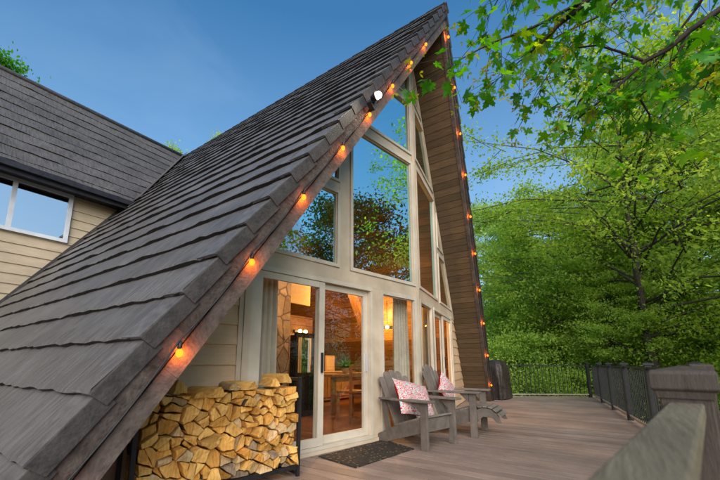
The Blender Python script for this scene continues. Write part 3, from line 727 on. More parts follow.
# ---------------------------------------------------------------- adirondack chairs
def adirondack(loc, rz, label, footrest=False):
    r = thing('adirondack_chair', label, 'chair', loc, rz)
    for sx in (-1, 1):
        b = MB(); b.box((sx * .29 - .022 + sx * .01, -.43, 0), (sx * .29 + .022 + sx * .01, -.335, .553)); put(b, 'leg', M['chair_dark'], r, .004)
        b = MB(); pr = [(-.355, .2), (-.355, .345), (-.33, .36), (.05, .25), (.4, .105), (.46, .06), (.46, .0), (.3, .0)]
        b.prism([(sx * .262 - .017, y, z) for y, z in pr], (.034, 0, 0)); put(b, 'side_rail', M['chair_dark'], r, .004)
        b = MB(); x0, x1 = sx * .3 - .07, sx * .3 + .07
        pa = [(x0, -.5), (x1, -.5), (x1 + .01 * sx, -.35), (x1, .1), (sx * .3 + .045, .34), (sx * .3 - .045, .34), (x0, .1), (x0, -.35)]
        b.prism([(x, y, .555) for x, y in pa], (0, 0, .026)); put(b, 'armrest', M['chair'], r, .006)
        b = MB(); b.prism([(sx * .305 - .015, -.33, .44), (sx * .305 - .015, -.33, .553), (sx * .305 - .015, -.2, .553)], (.03, 0, 0)); put(b, 'arm_bracket', M['chair_dark'], r)
        b = MB(); b.beam((sx * .265, .235, .16), (sx * .265, .31, .555), .035, .07, up=(0, 1, 0)); put(b, 'rear_upright', M['chair_dark'], r)
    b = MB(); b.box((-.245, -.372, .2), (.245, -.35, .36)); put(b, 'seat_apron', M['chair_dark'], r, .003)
    b = MB()
    for i in range(7):
        y = -.36 + i * .075; z = .372 - (max(0, y + .33)) * .3
        b.obox((0, y, z), (.28, 0, 0), (0, .034, -.01), (0, .003, .011))
    put(b, 'seat', M['chair'], r, .003)
    b = MB(); n = 5
    for i in range(n):
        k = i - 2; xb, xt = k * .095, k * .125; top = .93 - .022 * k * k; w0, w1 = .043, .056
        lean = lambda z: .14 + (z - .2) * .36
        pts = [(xb - w0, .2), (xb + w0, .2), (xt + w1, top - .03), (xt + w1 * .6, top), (xt - w1 * .6, top), (xt - w1, top - .03)]
        b.prism([(x, lean(z) - abs(k) * .006, z) for x, z in pts], (0, .02, .007))
    put(b, 'backrest', M['chair'], r, .003)
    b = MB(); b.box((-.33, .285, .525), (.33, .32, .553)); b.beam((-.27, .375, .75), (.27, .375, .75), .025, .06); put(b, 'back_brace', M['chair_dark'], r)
    if footrest:
        for sx in (-1, 1):
            pr = [(-.39, .17), (-.39, .33), (-.48, .37), (-.6, .36), (-.7, .29), (-.74, .19), (-.69, .19), (-.62, .25), (-.5, .26)]
            b = MB(); b.prism([(sx * .22 - .014, y, z) for y, z in pr], (.028, 0, 0)); put(b, 'footrest_side', M['chair_dark'], r, .003)
        b = MB()
        for y, z, ty in ((-.46, .383, .0), (-.53, .387, -.0), (-.6, .378, .25), (-.665, .345, .55), (-.72, .29, .9)):
            b.obox((0, y, z), (.25, 0, 0), (0, .03 * cos(ty), .03 * sin(ty)), (0, -.009 * sin(ty), .009 * cos(ty)))
        put(b, 'footrest', M['chair'], r, .003)
    return r
adirondack((-.83, -.31, 0), radians(-12.5), 'grey wooden lounge chair nearest the door, pillow lying across its seat')
adirondack((.2, -.47, 0), radians(3), 'grey wooden lounge chair with slatted footrest near the far siding', True).scale = (1.05, 1.0, 1.08)

def pillow(name, loc, rot, sx, sy, th, label):
    b = MB(); n = 14
    for f, sg in ((0, 1), (1, -1)):
        base = len(b.v)
        for i in range(n + 1):
            for j in range(n + 1):
                u, v_ = i / n * 2 - 1, j / n * 2 - 1
                h = th * ((1 - abs(u) ** 3.2) * (1 - abs(v_) ** 3.2)) ** .55
                pin = 1 - .07 * (1 - abs(u) ** 2) * abs(v_) ** 6
                pin2 = 1 - .07 * (1 - abs(v_) ** 2) * abs(u) ** 6
                b.v.append((u * sx * pin2, v_ * sy * pin, sg * h + .006 * sin(5 * u + 3 * v_)))
        for i in range(n):
            for j in range(n):
                q = base + i * (n + 1) + j; ff = [q, q + n + 1, q + n + 2, q + 1]
                b.f.append(ff if sg > 0 else ff[::-1]); b.m.append(0 if sg > 0 else 1); b.sm.append(True)
    o = b.build(name, [M['paisley'], M['red']]); o.location = loc; o.rotation_euler = rot
    tag(o, label, 'pillow'); return o
pillow('throw_pillow', (-.87, -.33, .56), (radians(62), radians(12), radians(-14)), .35, .245, .085, 'white, red and teal paisley pillow on the chair nearest the door')
pillow('throw_pillow', (.28, -.34, .62), (radians(66), radians(-38), radians(14)), .22, .2, .08, 'red-edged patterned pillow propped in the footrest chair')
r = thing('mug', 'dark blue mug standing on the armrest of the chair nearest the door', 'mug', (-.53, -.28, .5815))
b = MB(); b.lathe((0, 0, 0), [(.034, 0), (.04, .01), (.04, .09), (.035, .09), (.034, .02)], 16); put(b, 'cup', M['mug'], r)
b = MB(); b.tube([(.038, 0, .075), (.065, 0, .07), (.068, 0, .035), (.038, 0, .02)], .006, 6); put(b, 'handle', M['mug'], r)

# covered grill
r = thing('covered_grill', 'barbecue grill under a dark brown draped cover at the foot of the roof', 'grill', (5.72, .2, 0), radians(-10)); r.scale = (.84, 1.0, 1.0)
b = MB(); n = 40; rg = random.Random(5)
prof = [(.44, .3, 0.02), (.43, .29, .3), (.41, .28, .6), (.42, .28, .72), (.4, .27, .86), (.36, .24, .98), (.28, .18, 1.07), (.15, .1, 1.115), (.01, .01, 1.12)]
for (a_, c_, z) in prof:
    for k in range(n):
        t = 2 * pi * k / n; ex = .45
        cx, sy = np.sign(cos(t)) * abs(cos(t)) ** ex, np.sign(sin(t)) * abs(sin(t)) ** ex
        w = 1 + (.075 * sin(t * 7 + z * 3) + .045 * sin(t * 13 - z * 5) + .02 * sin(z * 23 + t * 5)) * (1.1 - z * .6)
        b.v.append((a_ * cx * w, c_ * sy * w, z))
for i in range(len(prof) - 1):
    for k in range(n): b.f.append([i * n + k, i * n + (k + 1) % n, (i + 1) * n + (k + 1) % n, (i + 1) * n + k]); b.m.append(0); b.sm.append(True)
o = put(b, 'cover', M['cover'], r)
b = MB()
for sx in (-.38, .38): b.tube([(sx, -.22, .0), (sx, .22, .0)], .018, 8)
o = put(b, 'wheels', M['dark'], r); o.location.z = .02

# ---------------------------------------------------------------- firewood in its rack
WD = V((-cos(AL), sin(AL), 0)); WN = V((-sin(AL), -cos(AL), 0)); WO = V((-2.77, -.03, 0))     # along the front; outwards
def WP(s, z, o=0): return WO + WD * s + WN * o + V((0, 0, z))
rackr = thing('firewood_rack', 'black steel firewood rack packed with split logs beside the sliding door', 'rack', WP(.66, 0, -.2))
def putw(mb, name, m, root):
    o = mb.build(name, m); o.parent = root; o.matrix_parent_inverse = Matrix.Translation(-root.location); return o
for s_, nm in ((-.03, 'upright'), (1.34, 'upright')):
    for o_ in (-.02, -.37):
        b = MB(); b.beam(WP(s_, 0.0, o_), WP(s_, .9 if s_ < 1 else .95, o_), .03, .03, up=tuple(WN)); putw(b, nm, M['dark'], rackr)
    b = MB(); b.beam(WP(s_, .88 if s_ < 1 else .93, -.037), WP(s_, .88 if s_ < 1 else .93, -.353), .03, .028); putw(b, 'end_bar', M['dark'], rackr)
for o_ in (-.02, -.37):
    b = MB(); b.beam(WP(-.012, .085, o_), WP(1.322, .085, o_), .032, .035); putw(b, 'base_rail', M['dark'], rackr)
b = MB(); b.beam(WP(-.03, .03, -.037), WP(-.03, .03, -.353), .03, .03); b.beam(WP(1.34, .03, -.037), WP(1.34, .03, -.353), .03, .03); putw(b, 'foot_bar', M['dark'], rackr)

def woodmat(name, c0, c1, c2):
    m, nt, ns, L = mat(name); out = N(ns, 'ShaderNodeOutputMaterial'); bs = N(ns, 'ShaderNodeBsdfPrincipled', Roughness=.75); bs.inputs['Specular IOR Level'].default_value = .2
    oi = N(ns, 'ShaderNodeObjectInfo'); tc = N(ns, 'ShaderNodeTexCoord')
    mp = N(ns, 'ShaderNodeMapping'); mp.inputs['Scale'].default_value = (11, 4, 7); ad = N(ns, 'ShaderNodeVectorMath', operation='ADD')
    L.new(tc.outputs['Object'], ad.inputs[0]); L.new(oi.outputs['Random'], ad.inputs[1]); L.new(ad.outputs[0], mp.inputs[0])
    n = N(ns, 'ShaderNodeTexNoise', Scale=1.6, Detail=7.0, Roughness=.65); L.new(mp.outputs[0], n.inputs['Vector'])
    wv = N(ns, 'ShaderNodeTexWave', Scale=1.1, Distortion=6.0, Detail=3.0); L.new(mp.outputs[0], wv.inputs['Vector'])
    mm = N(ns, 'ShaderNodeMix', data_type='FLOAT'); mm.inputs[0].default_value = .1; L.new(n.outputs['Fac'], mm.inputs[2]); L.new(wv.outputs['Fac'], mm.inputs[3])
    r_ = ramp(ns, [(.25, c0), (.5, c1), (.75, c2)]); L.new(mm.outputs[0], r_.inputs[0])
    mr = N(ns, 'ShaderNodeMapRange'); mr.inputs[3].default_value = .72; mr.inputs[4].default_value = 1.2; L.new(oi.outputs['Random'], mr.inputs[0])
    mx = N(ns, 'ShaderNodeMix', data_type='RGBA', blend_type='MULTIPLY'); mx.inputs[0].default_value = 1; L.new(r_.outputs[0], mx.inputs[6]); L.new(mr.outputs[0], mx.inputs[7])
    L.new(mx.outputs[2], bs.inputs['Base Color'])
    bp = N(ns, 'ShaderNodeBump', Strength=.6, Distance=.012); L.new(n.outputs['Fac'], bp.inputs['Height']); L.new(bp.outputs[0], bs.inputs['Normal'])
    L.new(bs.outputs[0], out.inputs[0]); return m
WM = [woodmat('split_wood_yellow', (.42, .2, .04), (.72, .41, .11), (.84, .58, .22)), woodmat('split_wood_orange', (.4, .17, .03), (.66, .33, .07), (.8, .48, .14)),
      woodmat('split_wood_pale', (.4, .24, .1), (.62, .43, .21), (.76, .58, .35)), woodmat('split_wood_grey', (.16, .11, .07), (.32, .23, .15), (.45, .35, .25))]
WBARK = surf('log_bark', (.035, .025, .018), (.12, .09, .065), nscale=14, rough=.9, bump=.9, bscale=25, bdist=.012)

rg = random.Random(21)
pile_top = lambda s: .80 + .03 * sin(s * 5 + .5) + .02 * sin(s * 13)
sites = []
tries = 0
while len(sites) < 104 and tries < 6000:
    tries += 1
    s_, z_ = rg.uniform(0.02, 1.3), rg.uniform(.1, .84)
    # smaller pieces to the right (low s), larger to the left, as in the stack
    mind = .06 if s_ < .5 else .086
    if z_ < pile_top(s_) and all((s_ - a) ** 2 + ((z_ - c) * 1.15) ** 2 > mind ** 2 for a, c in sites): sites.append((s_, z_))
cells = []
for i, (a, c) in enumerate(sites):
    poly = [(0, .105), (1.31, .105), (1.31, pile_top(1.31)), (1.0, pile_top(1.0)), (.66, pile_top(.66)), (.33, pile_top(.33)), (0, pile_top(0))]
    for j, (a2, c2) in enumerate(sites):
        if i != j:
            mx_, mz = (a + a2) / 2, (c + c2) / 2; nx, nz = a - a2, c - c2
            poly = clip_poly(poly, nx, nz, -(nx * mx_ + nz * mz))
            if len(poly) < 3: break
    if len(poly) >= 3: cells.append(poly)
pieces = []
for poly in cells:
    ar = abs(sum(poly[i][0] * poly[(i + 1) % len(poly)][1] - poly[(i + 1) % len(poly)][0] * poly[i][1] for i in range(len(poly)))) / 2
    cx = sum(p[0] for p in poly) / len(poly); cz = sum(p[1] for p in poly) / len(poly)
    if ar > .0075 and rg.random() < .7:
        th = rg.uniform(0, pi); nx, nz = cos(th), sin(th); off = rg.uniform(-.012, .012)
        for sg in (1, -1):
            q = clip_poly(poly, sg * nx, sg * nz, -sg * (nx * cx + nz * cz + off))
            if len(q) >= 3: pieces.append(q)
    elif ar > .0012: pieces.append(poly)
def shrink(poly, d):
    cx = sum(p[0] for p in poly) / len(poly); cz = sum(p[1] for p in poly) / len(poly); out = []
    for p in poly:
        l = sqrt((p[0] - cx) ** 2 + (p[1] - cz) ** 2); k = max(.55, 1 - d / max(l, .01)); out.append((cx + (p[0] - cx) * k, cz + (p[1] - cz) * k))
    return out
def roundpoly(poly, rg_):      # drop tiny edges, add slightly bowed mid-points so the outline is not ruler-straight
    P = []
    for i in range(len(poly)):
        if sqrt((poly[i][0] - poly[i - 1][0]) ** 2 + (poly[i][1] - poly[i - 1][1]) ** 2) > .012: P.append(poly[i])
    if len(P) < 3: P = poly
    out = []
    for i in range(len(P)):
        a, c = P[i], P[(i + 1) % len(P)]; out.append(a); L_ = sqrt((a[0] - c[0]) ** 2 + (a[1] - c[1]) ** 2)
        for t in ((.33, .67) if L_ > .07 else (.5,)):
            nx, nz = (c[1] - a[1]) / (L_ + 1e-6), -(c[0] - a[0]) / (L_ + 1e-6); k = rg_.uniform(-.04, .035) * L_
            out.append((a[0] + (c[0] - a[0]) * t + nx * k, a[1] + (c[1] - a[1]) * t + nz * k))
    return out
def log_obj(poly, o_front, length, mi, bark, tw=0.0, rise=0.0, skew=0.0):
    poly = roundpoly(poly, rg); n = len(poly); cx = sum(p[0] for p in poly) / n; cz = sum(p[1] for p in poly) / n
    b = MB(); rings = [0, .02, .5, 1.0]; tx, tz = rg.gauss(0, .16), rg.gauss(.05, .2)
    for ri, t in enumerate(rings):
        k = .955 if t == 0 else 1.0
        for (s_, z_) in poly:
            jx, jz = (rg.uniform(-.004, .004), rg.uniform(-.004, .004))
            ft = rg.uniform(-.006, .006) if t == 0 else 0
            b.v.append(tuple(WD * ((s_ - cx) * k + jx + skew * t * length) + V((0, 0, (z_ - cz) * k + jz + rise * t)) + WN * (-t * length + ft + (tx * (s_ - cx) + tz * (z_ - cz)) * (1 if t < .1 else 0))))
    nb = rg.randrange(n) if bark else -9
    for ri in range(len(rings) - 1):
        for i in range(n):
            b.f.append([ri * n + i, ri * n + (i + 1) % n, (ri + 1) * n + (i + 1) % n, (ri + 1) * n + i]); b.m.append(1 if bark and ri > 0 and (i - nb) % n < 3 else 0); b.sm.append(False)
    ctr = len(b.v); b.v.append(tuple(WN * rg.uniform(-.004, .008)))
    for i in range(n): b.f.append([ctr, (i + 1) % n, i]); b.m.append(0); b.sm.append(False)
    b.f.append([3 * n + i for i in range(n)]); b.m.append(0); b.sm.append(False)
    ob = b.build('firewood_log', [WM[mi], WBARK]); ob.location = WP(cx, cz, o_front)
    if tw: ob.rotation_euler = (0, 0, tw)
    return ob
logs = []
for poly in pieces:
    q = shrink(poly, rg.uniform(.004, .013)); cx = sum(p[0] for p in q) / len(q); cz = sum(p[1] for p in q) / len(q)
    mi = rg.choice([0, 0, 0, 1, 1, 2]) if cz > .35 or cx > .7 else rg.choice([0, 1, 0, 2, 2, 3])
    o = log_obj(q, rg.uniform(-.06, .035), rg.uniform(.3, .36), mi, rg.random() < .35)
    ar = abs(sum(q[i][0] * q[(i + 1) % len(q)][1] - q[(i + 1) % len(q)][0] * q[i][1] for i in range(len(q)))) / 2
    logs.append((cx, cz, o, mi, len(q), ar))
# loose logs lying on top, turned so that their long split faces show
tops = [(.10, .055, .085, 0, .2), (.27, .05, .075, 0, -.35), (.47, .055, .07, 0, .5), (.62, .05, .06, 2, -.2), (.78, .055, .085, 0, .55), (.93, .05, .05, 1, .15), (1.07, .062, .1, 0, .6), (1.22, .05, .085, 0, .3)]
for k, (s_, hw, hh, mi, tw) in enumerate(tops):
    z0 = pile_top(s_) + .004
    q = [(s_ - hw, z0), (s_ + hw, z0), (s_ + hw * rg.uniform(.3, .9), z0 + hh * .8), (s_ + rg.uniform(-.02, .02), z0 + hh), (s_ - hw * .9, z0 + hh * .5)]
    o = log_obj(q, rg.uniform(-.05, .02), .33, mi, k == 3, tw=tw * .6)
    logs.append((s_, z0 + hh / 2 + .3, o, mi, 5, hw * hh * 2))
# labels: rows from the ground up, then from left to right as one sees the stack
rows = {}
for rec in logs:
    rows.setdefault(99 if rec[1] > 1.0 else int((rec[1] - .1) / .095), []).append(rec)
keys = sorted(rows); ordn = ['first', 'second', 'third', 'fourth', 'fifth', 'sixth', 'seventh', 'eighth', 'ninth', 'tenth', 'eleventh', 'twelfth', 'thirteenth', 'fourteenth', 'fifteenth', 'sixteenth', 'seventeenth', 'eighteenth', 'nineteenth', 'twentieth'] + ['twenty-' + w_ for w_ in ('first', 'second', 'third', 'fourth', 'fifth', 'sixth', 'seventh', 'eighth', 'ninth')]
toneN = ['yellow', 'orange-tan', 'pale', 'greyish']
for ki, k in enumerate(keys):
    row = sorted(rows[k], key=lambda r_: -r_[0])
    for i, rec in enumerate(row):
        size = 'small' if rec[5] < .0035 else ('large' if rec[5] > .008 else 'medium')
        where = 'lying loose on top of the stack' if k == 99 else ('in the bottom row' if ki == 0 else 'in the %s row from the bottom' % ordn[ki])
        tag(rec[2], '%s %s split log, %s from the left %s' % (size, toneN[rec[3]], ordn[i], where), 'log', 'split logs in the firewood rack')

# ---------------------------------------------------------------- string lights and flood lamp
def bulb_string(label, A, t, f, nroof, ds, depth, out):
    r = thing('string_lights', label, 'string lights', A + t * ds[0])
    org = r.location.copy(); q = lambda d, h, o: A + t * d - nroof * h + f * o - org
    pts = []; full = [0.05] + list(ds) + [ds[-1] + .75]
    for i in range(len(full) - 1):
        for k in range(8):
            u = k / 8; sag = .022 * sin(pi * u); pts.append(q(full[i] + (full[i + 1] - full[i]) * u, depth - .06 + sag, out - .03))
    pts.append(q(full[-1], depth - .06, out - .03))
    b = MB(); b.tube(pts, .0055, 5); put(b, 'cord', M['dark'], r)
    for d in ds:
        p = q(d, depth - .055, out - .035)
        b = MB(); b.lathe(p + V((0, 0, -.05)), [(.012, 0), (.014, .01), (.01, .045)], 8); s_ = put(b, 'socket', M['dark'], r)
        b = MB(); b.ball(p + V((0, 0, -.072)), .02, 10, sc=(1, 1, 1.25)); put(b, 'bulb', M['amber'], s_)
        l = bpy.data.lights.new('bulb_glow', 'POINT'); l.energy = 3.6; l.color = (1, .19, .02); l.shadow_soft_size = .02
        lo = bpy.data.objects.new('bulb_glow', l); lo.location = p + V((0, 0, -.1)) - f * .01 - t * .035; link(lo, s_)
    return r
def dpar(pts): return pts
dl = [1.78, 2.64, 3.52, 4.38, 5.16, 6.02, 6.83, 7.6, 8.55]
bulb_string('string of amber bulbs along the left roof edge over the siding', A_, tL, fL, nl, dl, .19, .05)
dr = [.48, 1.31, 2.14, 2.95, 3.84, 4.7, 5.62, 6.53, 7.48, 8.43]
bulb_string('string of amber bulbs down the right roof edge beside the trees', A_, tR, fR, nR_, dr, .2, .05)
FO = A_ + tL * 4.42 - nl * .1 + fL * .065
r = thing('flood_light', 'bright white flood light fixed to the left roof edge below the peak', 'lamp', FO)
b = MB(); b.obox(fL * .015, tL * .05, nl * .05, fL * .03); put(b, 'mount', M['dark'], r, .005)
l = bpy.data.lights.new('flood_spill', 'POINT'); l.energy = 9; l.color = (1, .88, .7); l.shadow_soft_size = .05
lo = bpy.data.objects.new('flood_spill', l); lo.location = nl * .07 + fL * .24; link(lo, r)
for c, rad in ((nl * .06 + fL * .11, .046),):
    h = MB(); h.tube([fL * .03, c * .55 + fL * .02, c - fL * rad], .008, 8); h.tube([c - fL * rad * 1.5, c - fL * rad * .4, c], [rad * .5, rad * .9, rad * 1.1], 12); hd = put(h, 'lamp_head', M['dark'], r)
    b = MB(); b.ball(c + fL * rad * .4, rad * .8, 12); put(b, 'bulb', M['flood'], hd)

# ---------------------------------------------------------------- trees
def leaf_mesh(name, C, size, rng, mats, up=.35, shape='rhomb'):
    n = len(C)
    nrm = rng.normal(size=(n, 3)); nrm[:, 2] += up * 2.2; nrm /= np.linalg.norm(nrm, axis=1)[:, None]
    ax = np.cross(nrm, rng.normal(size=(n, 3))); ax /= np.linalg.norm(ax, axis=1)[:, None]; ay = np.cross(nrm, ax)
    s = (size * rng.uniform(.6, 1.25, n))[:, None]
    P = np.stack([C - ax * s, C + ay * s * .5 + nrm * s * .12 - ax * s * .1, C + ax * s, C - ay * s * .5 + nrm * s * .12 - ax * s * .1], 1).reshape(-1, 3)
    me = bpy.data.meshes.new(name); me.vertices.add(4 * n); me.vertices.foreach_set('co', P.astype(np.float32).ravel())
    me.loops.add(4 * n); me.loops.foreach_set('vertex_index', np.arange(4 * n, dtype=np.int32))
    me.polygons.add(n); me.polygons.foreach_set('loop_start', np.arange(0, 4 * n, 4, dtype=np.int32)); me.polygons.foreach_set('loop_total', np.full(n, 4, dtype=np.int32))
    me.update(); me.validate()
    for m in mats: me.materials.append(m)
    return me

def tree_proto(seed, h, r, base, nlimb, leaves, lsize, lm, trunk_r, fork=False, lean=.0, spray=.42, rise=.5):
    rng = np.random.default_rng(seed); b = MB(); ends = []
    def trunk(p0, tip, r0, n=7):
        pts = [np.array(p0) + (np.array(tip) - np.array(p0)) * (i / n) + np.array([rng.normal(0, .05), rng.normal(0, .05), 0]) * (h * .06) * (i > 0) for i in range(n + 1)]
        b.tube([tuple(p) for p in pts], [max(.012, r0 * (1 - .85 * i / n)) for i in range(n + 1)], 7); return pts
    stems = [trunk((0, 0, 0), (lean * h, .1, h * .95), trunk_r)]
    if fork:
        f0 = stems[0][2]
        stems.append(trunk(f0, (f0[0] - h * .22, f0[1] + h * .1, h * .85), trunk_r * .6)); stems.append(trunk(stems[0][1], (h * .2, -h * .15, h * .7), trunk_r * .45))
    for st in stems:
        for k in range(nlimb // len(stems)):
            f = base + (1 - base) * rng.random() ** .85; i = min(len(st) - 2, int(f * (len(st) - 1))); u = f * (len(st) - 1) - i; p = st[i] * (1 - u) + st[i + 1] * u
            g = (f - base) / (1 - base); L = r * (.35 + .9 * np.sin(np.pi * min(1, .18 + .78 * g)) ) * rng.uniform(.7, 1.1); a = rng.uniform(0, 2 * np.pi)
            el = rng.uniform(-.05, .55) * rise * 2; d = np.array([np.cos(a) * np.cos(el), np.sin(a) * np.cos(el), np.sin(el)])
            q = [p, p + d * L * .5 + [0, 0, .06 * L], p + d * L + [0, 0, -.03 * L]]
            r0 = trunk_r * (.34 - .22 * f); b.tube([tuple(x) for x in q], [r0, r0 * .6, .008], 5, cap=False)
            ends.append((q[2], L)); ends.append((q[1] * .5 + q[2] * .5, L))
            for j in range(4):
                t = rng.uniform(.35, .95); s0 = q[0] + (q[2] - q[0]) * t; a2 = a + rng.choice([-1, 1]) * rng.uniform(.4, 1.1)
                d2 = np.array([np.cos(a2), np.sin(a2), rng.uniform(-.15, .5)]); l2 = L * rng.uniform(.25, .5); e = s0 + d2 * l2
                b.tube([tuple(s0), tuple(e)], [r0 * .35 + .004, .005], 4, cap=False); ends.append((e, L)); ends.append((s0 + d2 * l2 * .55, L))
    per = max(4, leaves // len(ends)); C = []
    for e, L in ends:
        m = rng.poisson(per * rng.uniform(.4, 1.6))
        if m: C.append(e + rng.normal(size=(m, 3)) * [spray, spray, spray * .42] * rng.uniform(.6, 1.25) + [0, 0, -.03])
    C = np.concatenate(C)
    return b.mesh('trunk', M['bark']), leaf_mesh('crown', C, lsize, rng, [lm])

PROT = {
    'dense': tree_proto(9, 12, 2.0, .3, 44, 36000, .075, M['leafM'], .12, spray=.36),
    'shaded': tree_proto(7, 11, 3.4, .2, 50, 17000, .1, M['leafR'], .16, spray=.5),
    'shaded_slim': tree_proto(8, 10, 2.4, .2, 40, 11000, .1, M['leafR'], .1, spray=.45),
    'broad': tree_proto(1, 13, 4.3, .16, 84, 60000, .07, M['leafA'], .17, spray=.33),
    'fork': tree_proto(2, 12, 4.6, .2, 84, 50000, .062, M['leafA'], .17, fork=True, spray=.3),
    'tall': tree_proto(3, 15, 3.4, .22, 80, 48000, .088, M['leafC'], .14, spray=.36, rise=.7),
    'slim': tree_proto(4, 11, 2.7, .2, 62, 40000, .07, M['leafB'], .1, spray=.3, rise=.7),
    'bush': tree_proto(5, 3.2, 1.7, .06, 34, 16000, .05, M['leafB'], .05, spray=.36),
    'bright_bush': tree_proto(6, 3.6, 1.9, .06, 34, 16000, .05, M['leafA'], .05, spray=.36),
}
def plant(kind, x, y, s, rz, label, name='tree', cat='tree', group=None, z=-1.35, sz=1.0):
    r = thing(name, label, cat, (x, y, z), radians(rz), group); r.scale = (s, s, s * sz)
    t, c = PROT[kind]
    for nm, me in (('trunk', t), ('crown', c)):
        o = bpy.data.objects.new(nm, me); link(o, r)
    return r
def at(u, D):                    # ground position at a bearing and distance from the viewpoint (plain polar layout of the wood)
    a = yaw + math.atan((u - 360) / 355.0); k = D / cos(a - yaw); return CP.x + sin(a) * k, CP.y + cos(a) * k
TG = 'trees of the wood around the deck'
trees = [('fork', 648, 12.0, 1.0, 20, 'big dark forked tree with spreading crown behind the right railing', 1.0),
         ('slim', 560, 15.5, .95, 70, 'slender tree with dark leaning trunk behind the far railing', 1.0),
         ('broad', 590, 21, 1.0, 130, 'full yellow-green tree rising behind the corner of the railings', .92),
         ('broad', 700, 16, 1.0, 260, 'broad yellow-green tree at the right edge of the view', 1.05),
         ('tall', 492, 27, .98, 40, 'tall bluish tree just right of the roof edge', 1.0),
         ('tall', 522, 33, .98, 190, 'bluish far tree in the gap right of the roof', .84),
         ('slim', 535, 22, .9, 300, 'narrow mid-green tree behind the far railing', .82),
         ('slim', 690, 13.5, 1.15, 200, 'leafy slender tree whose crown mingles with the maple bough', 1.12),
         ('slim', 612, 13.2, .55, 35, 'pale sapling left of the forked trunk behind the right railing', 1.0),
         ('slim', 632, 14.8, .6, 155, 'second pale sapling just behind the forked trunk', 1.0),
         ('slim', 668, 13.6, .55, 250, 'leafy sapling right of the forked trunk', 1.0),
         ('slim', 585, 16.5, .62, 305, 'young light green tree over the corner of the railings', 1.0),
         ('slim', 520, 18, .6, 80, 'young light green tree behind the left half of the far railing', 1.0),
         ('tall', 625, 30, 1.05, 10, 'tall bluish tree far behind the forked tree', 1.0),
         ('broad', 745, 24, 1.1, 85, 'tall yellow-green tree standing beyond the right picture edge', 1.1)]
for k, u, D, s, rz, lb, sz in trees:
    x, y = at(u, D); plant(k, x, y, s, rz, lb, group=None, sz=sz)
for k, u, D, s, rz, lb in [('bush', 505, 14, 1.0, 0, 'dark green bush behind the covered grill'), ('bright_bush', 538, 16, 1.0, 60, 'light green bush behind the middle of the far railing'),
                            ('bright_bush', 572, 17.5, 1.05, 140, 'yellow-green bush behind the far railing corner post'), ('bush', 604, 14.5, .9, 200, 'dark bush beside the railing corner'),
                            ('bright_bush', 690, 13.0, .9, 90, 'bushy sapling behind the right railing near the forked tree'),
                            ('bush', 555, 19, 1.25, 33, 'darker bush further back behind the far railing'), ('bright_bush', 610, 18, 1.4, 77, 'tall light bush deep in the wood behind the corner'),
                            ('bright_bush', 520, 20, 1.5, 210, 'pale bush further back left of the far railing middle'), ('bright_bush', 645, 17, 1.3, 310, 'light bush in the shade behind the forked trunk'), ('bright_bush', 590, 24, 1.8, 18, 'tall pale thicket far behind the railing corner'),
            ('bush', 480, 17, 1.3, 12, 'dark bush partly hidden behind the roof edge'), ('bright_bush', 735, 11, 1.2, 150, 'yellow-green bush at the right edge of the view')]:
    x, y = at(u, D); plant(k, x, y, s, rz, lb, name='bush', cat='bush', z=-1.3)
# trees behind the house whose tips show over the roofs, and trees across the deck that mirror in the glass
plant('dense', -3.5, 17.8, 1.0, 15, 'leafy tree showing at the left over the side roof', z=-1.35, sz=1.31)
plant('slim', 8.0, 22.3, 1.0, 95, 'thin tree whose tip shows where the two roofs meet', z=-1.35, sz=1.68)
plant('slim', 9.85, 19.6, 1.0, 200, 'thin tree whose tip shows above the main ridge', z=-1.35, sz=1.8)
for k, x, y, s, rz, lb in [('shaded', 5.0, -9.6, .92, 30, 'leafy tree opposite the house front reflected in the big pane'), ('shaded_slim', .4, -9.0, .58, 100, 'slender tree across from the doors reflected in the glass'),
                           ('shaded', 10.5, -13, 1.0, 200, 'broad tree far across the deck reflected in the window'), ('shaded_slim', 1.5, -14, .75, 240, 'narrow tree behind the slender one across the deck'), ('slim', -4.5, -14, .7, 50, 'small tree left of the others across the deck')]:
    plant(k, x, y, s, rz, lb)

# far wood: one mass nobody could count
rng = np.random.default_rng(99); n = 90000
a = rng.uniform(radians(48), radians(200), n); rr = rng.uniform(30, 52, n)
hmax = 5.0 + 2.5 * np.sin(a * 9) + 1.8 * np.sin(a * 23 + 1) + 1.2 * np.sin(a * 41)
z = -1.4 + (rng.beta(1.1, 1.3, n)) * (hmax + (rr - 30) * .12)
C = np.stack([CP.x + np.sin(a) * rr, CP.y + np.cos(a) * rr, z], 1)
keep = (np.sin(C[:, 0] * 1.1 + C[:, 2] * .7) + np.sin(C[:, 1] * 1.3 - C[:, 2] * .9) + rng.normal(0, .6, n)) > -1.0
o = bpy.data.objects.new('far_woods', leaf_mesh('far_woods', C[keep], .17, rng, [M['leafC']])); link(o); tag(o, kind='stuff')
# ground cover
n = 26000; a = rng.uniform(radians(50), radians(150), n); rr = 7 + 26 * rng.random(n) ** 1.3
C = np.stack([CP.x + np.sin(a) * rr, CP.y + np.cos(a) * rr, -1.3 + rng.beta(1, 2.2, n) * 1.0], 1)
ok = ~((C[:, 0] < 7.9) & (C[:, 1] > -3.4 + .0 * C[:, 0]) & (C[:, 1] < 3.8))
o = bpy.data.objects.new('undergrowth', leaf_mesh('undergrowth', C[ok], .085, rng, [M['leafB']])); link(o); tag(o, kind='stuff')

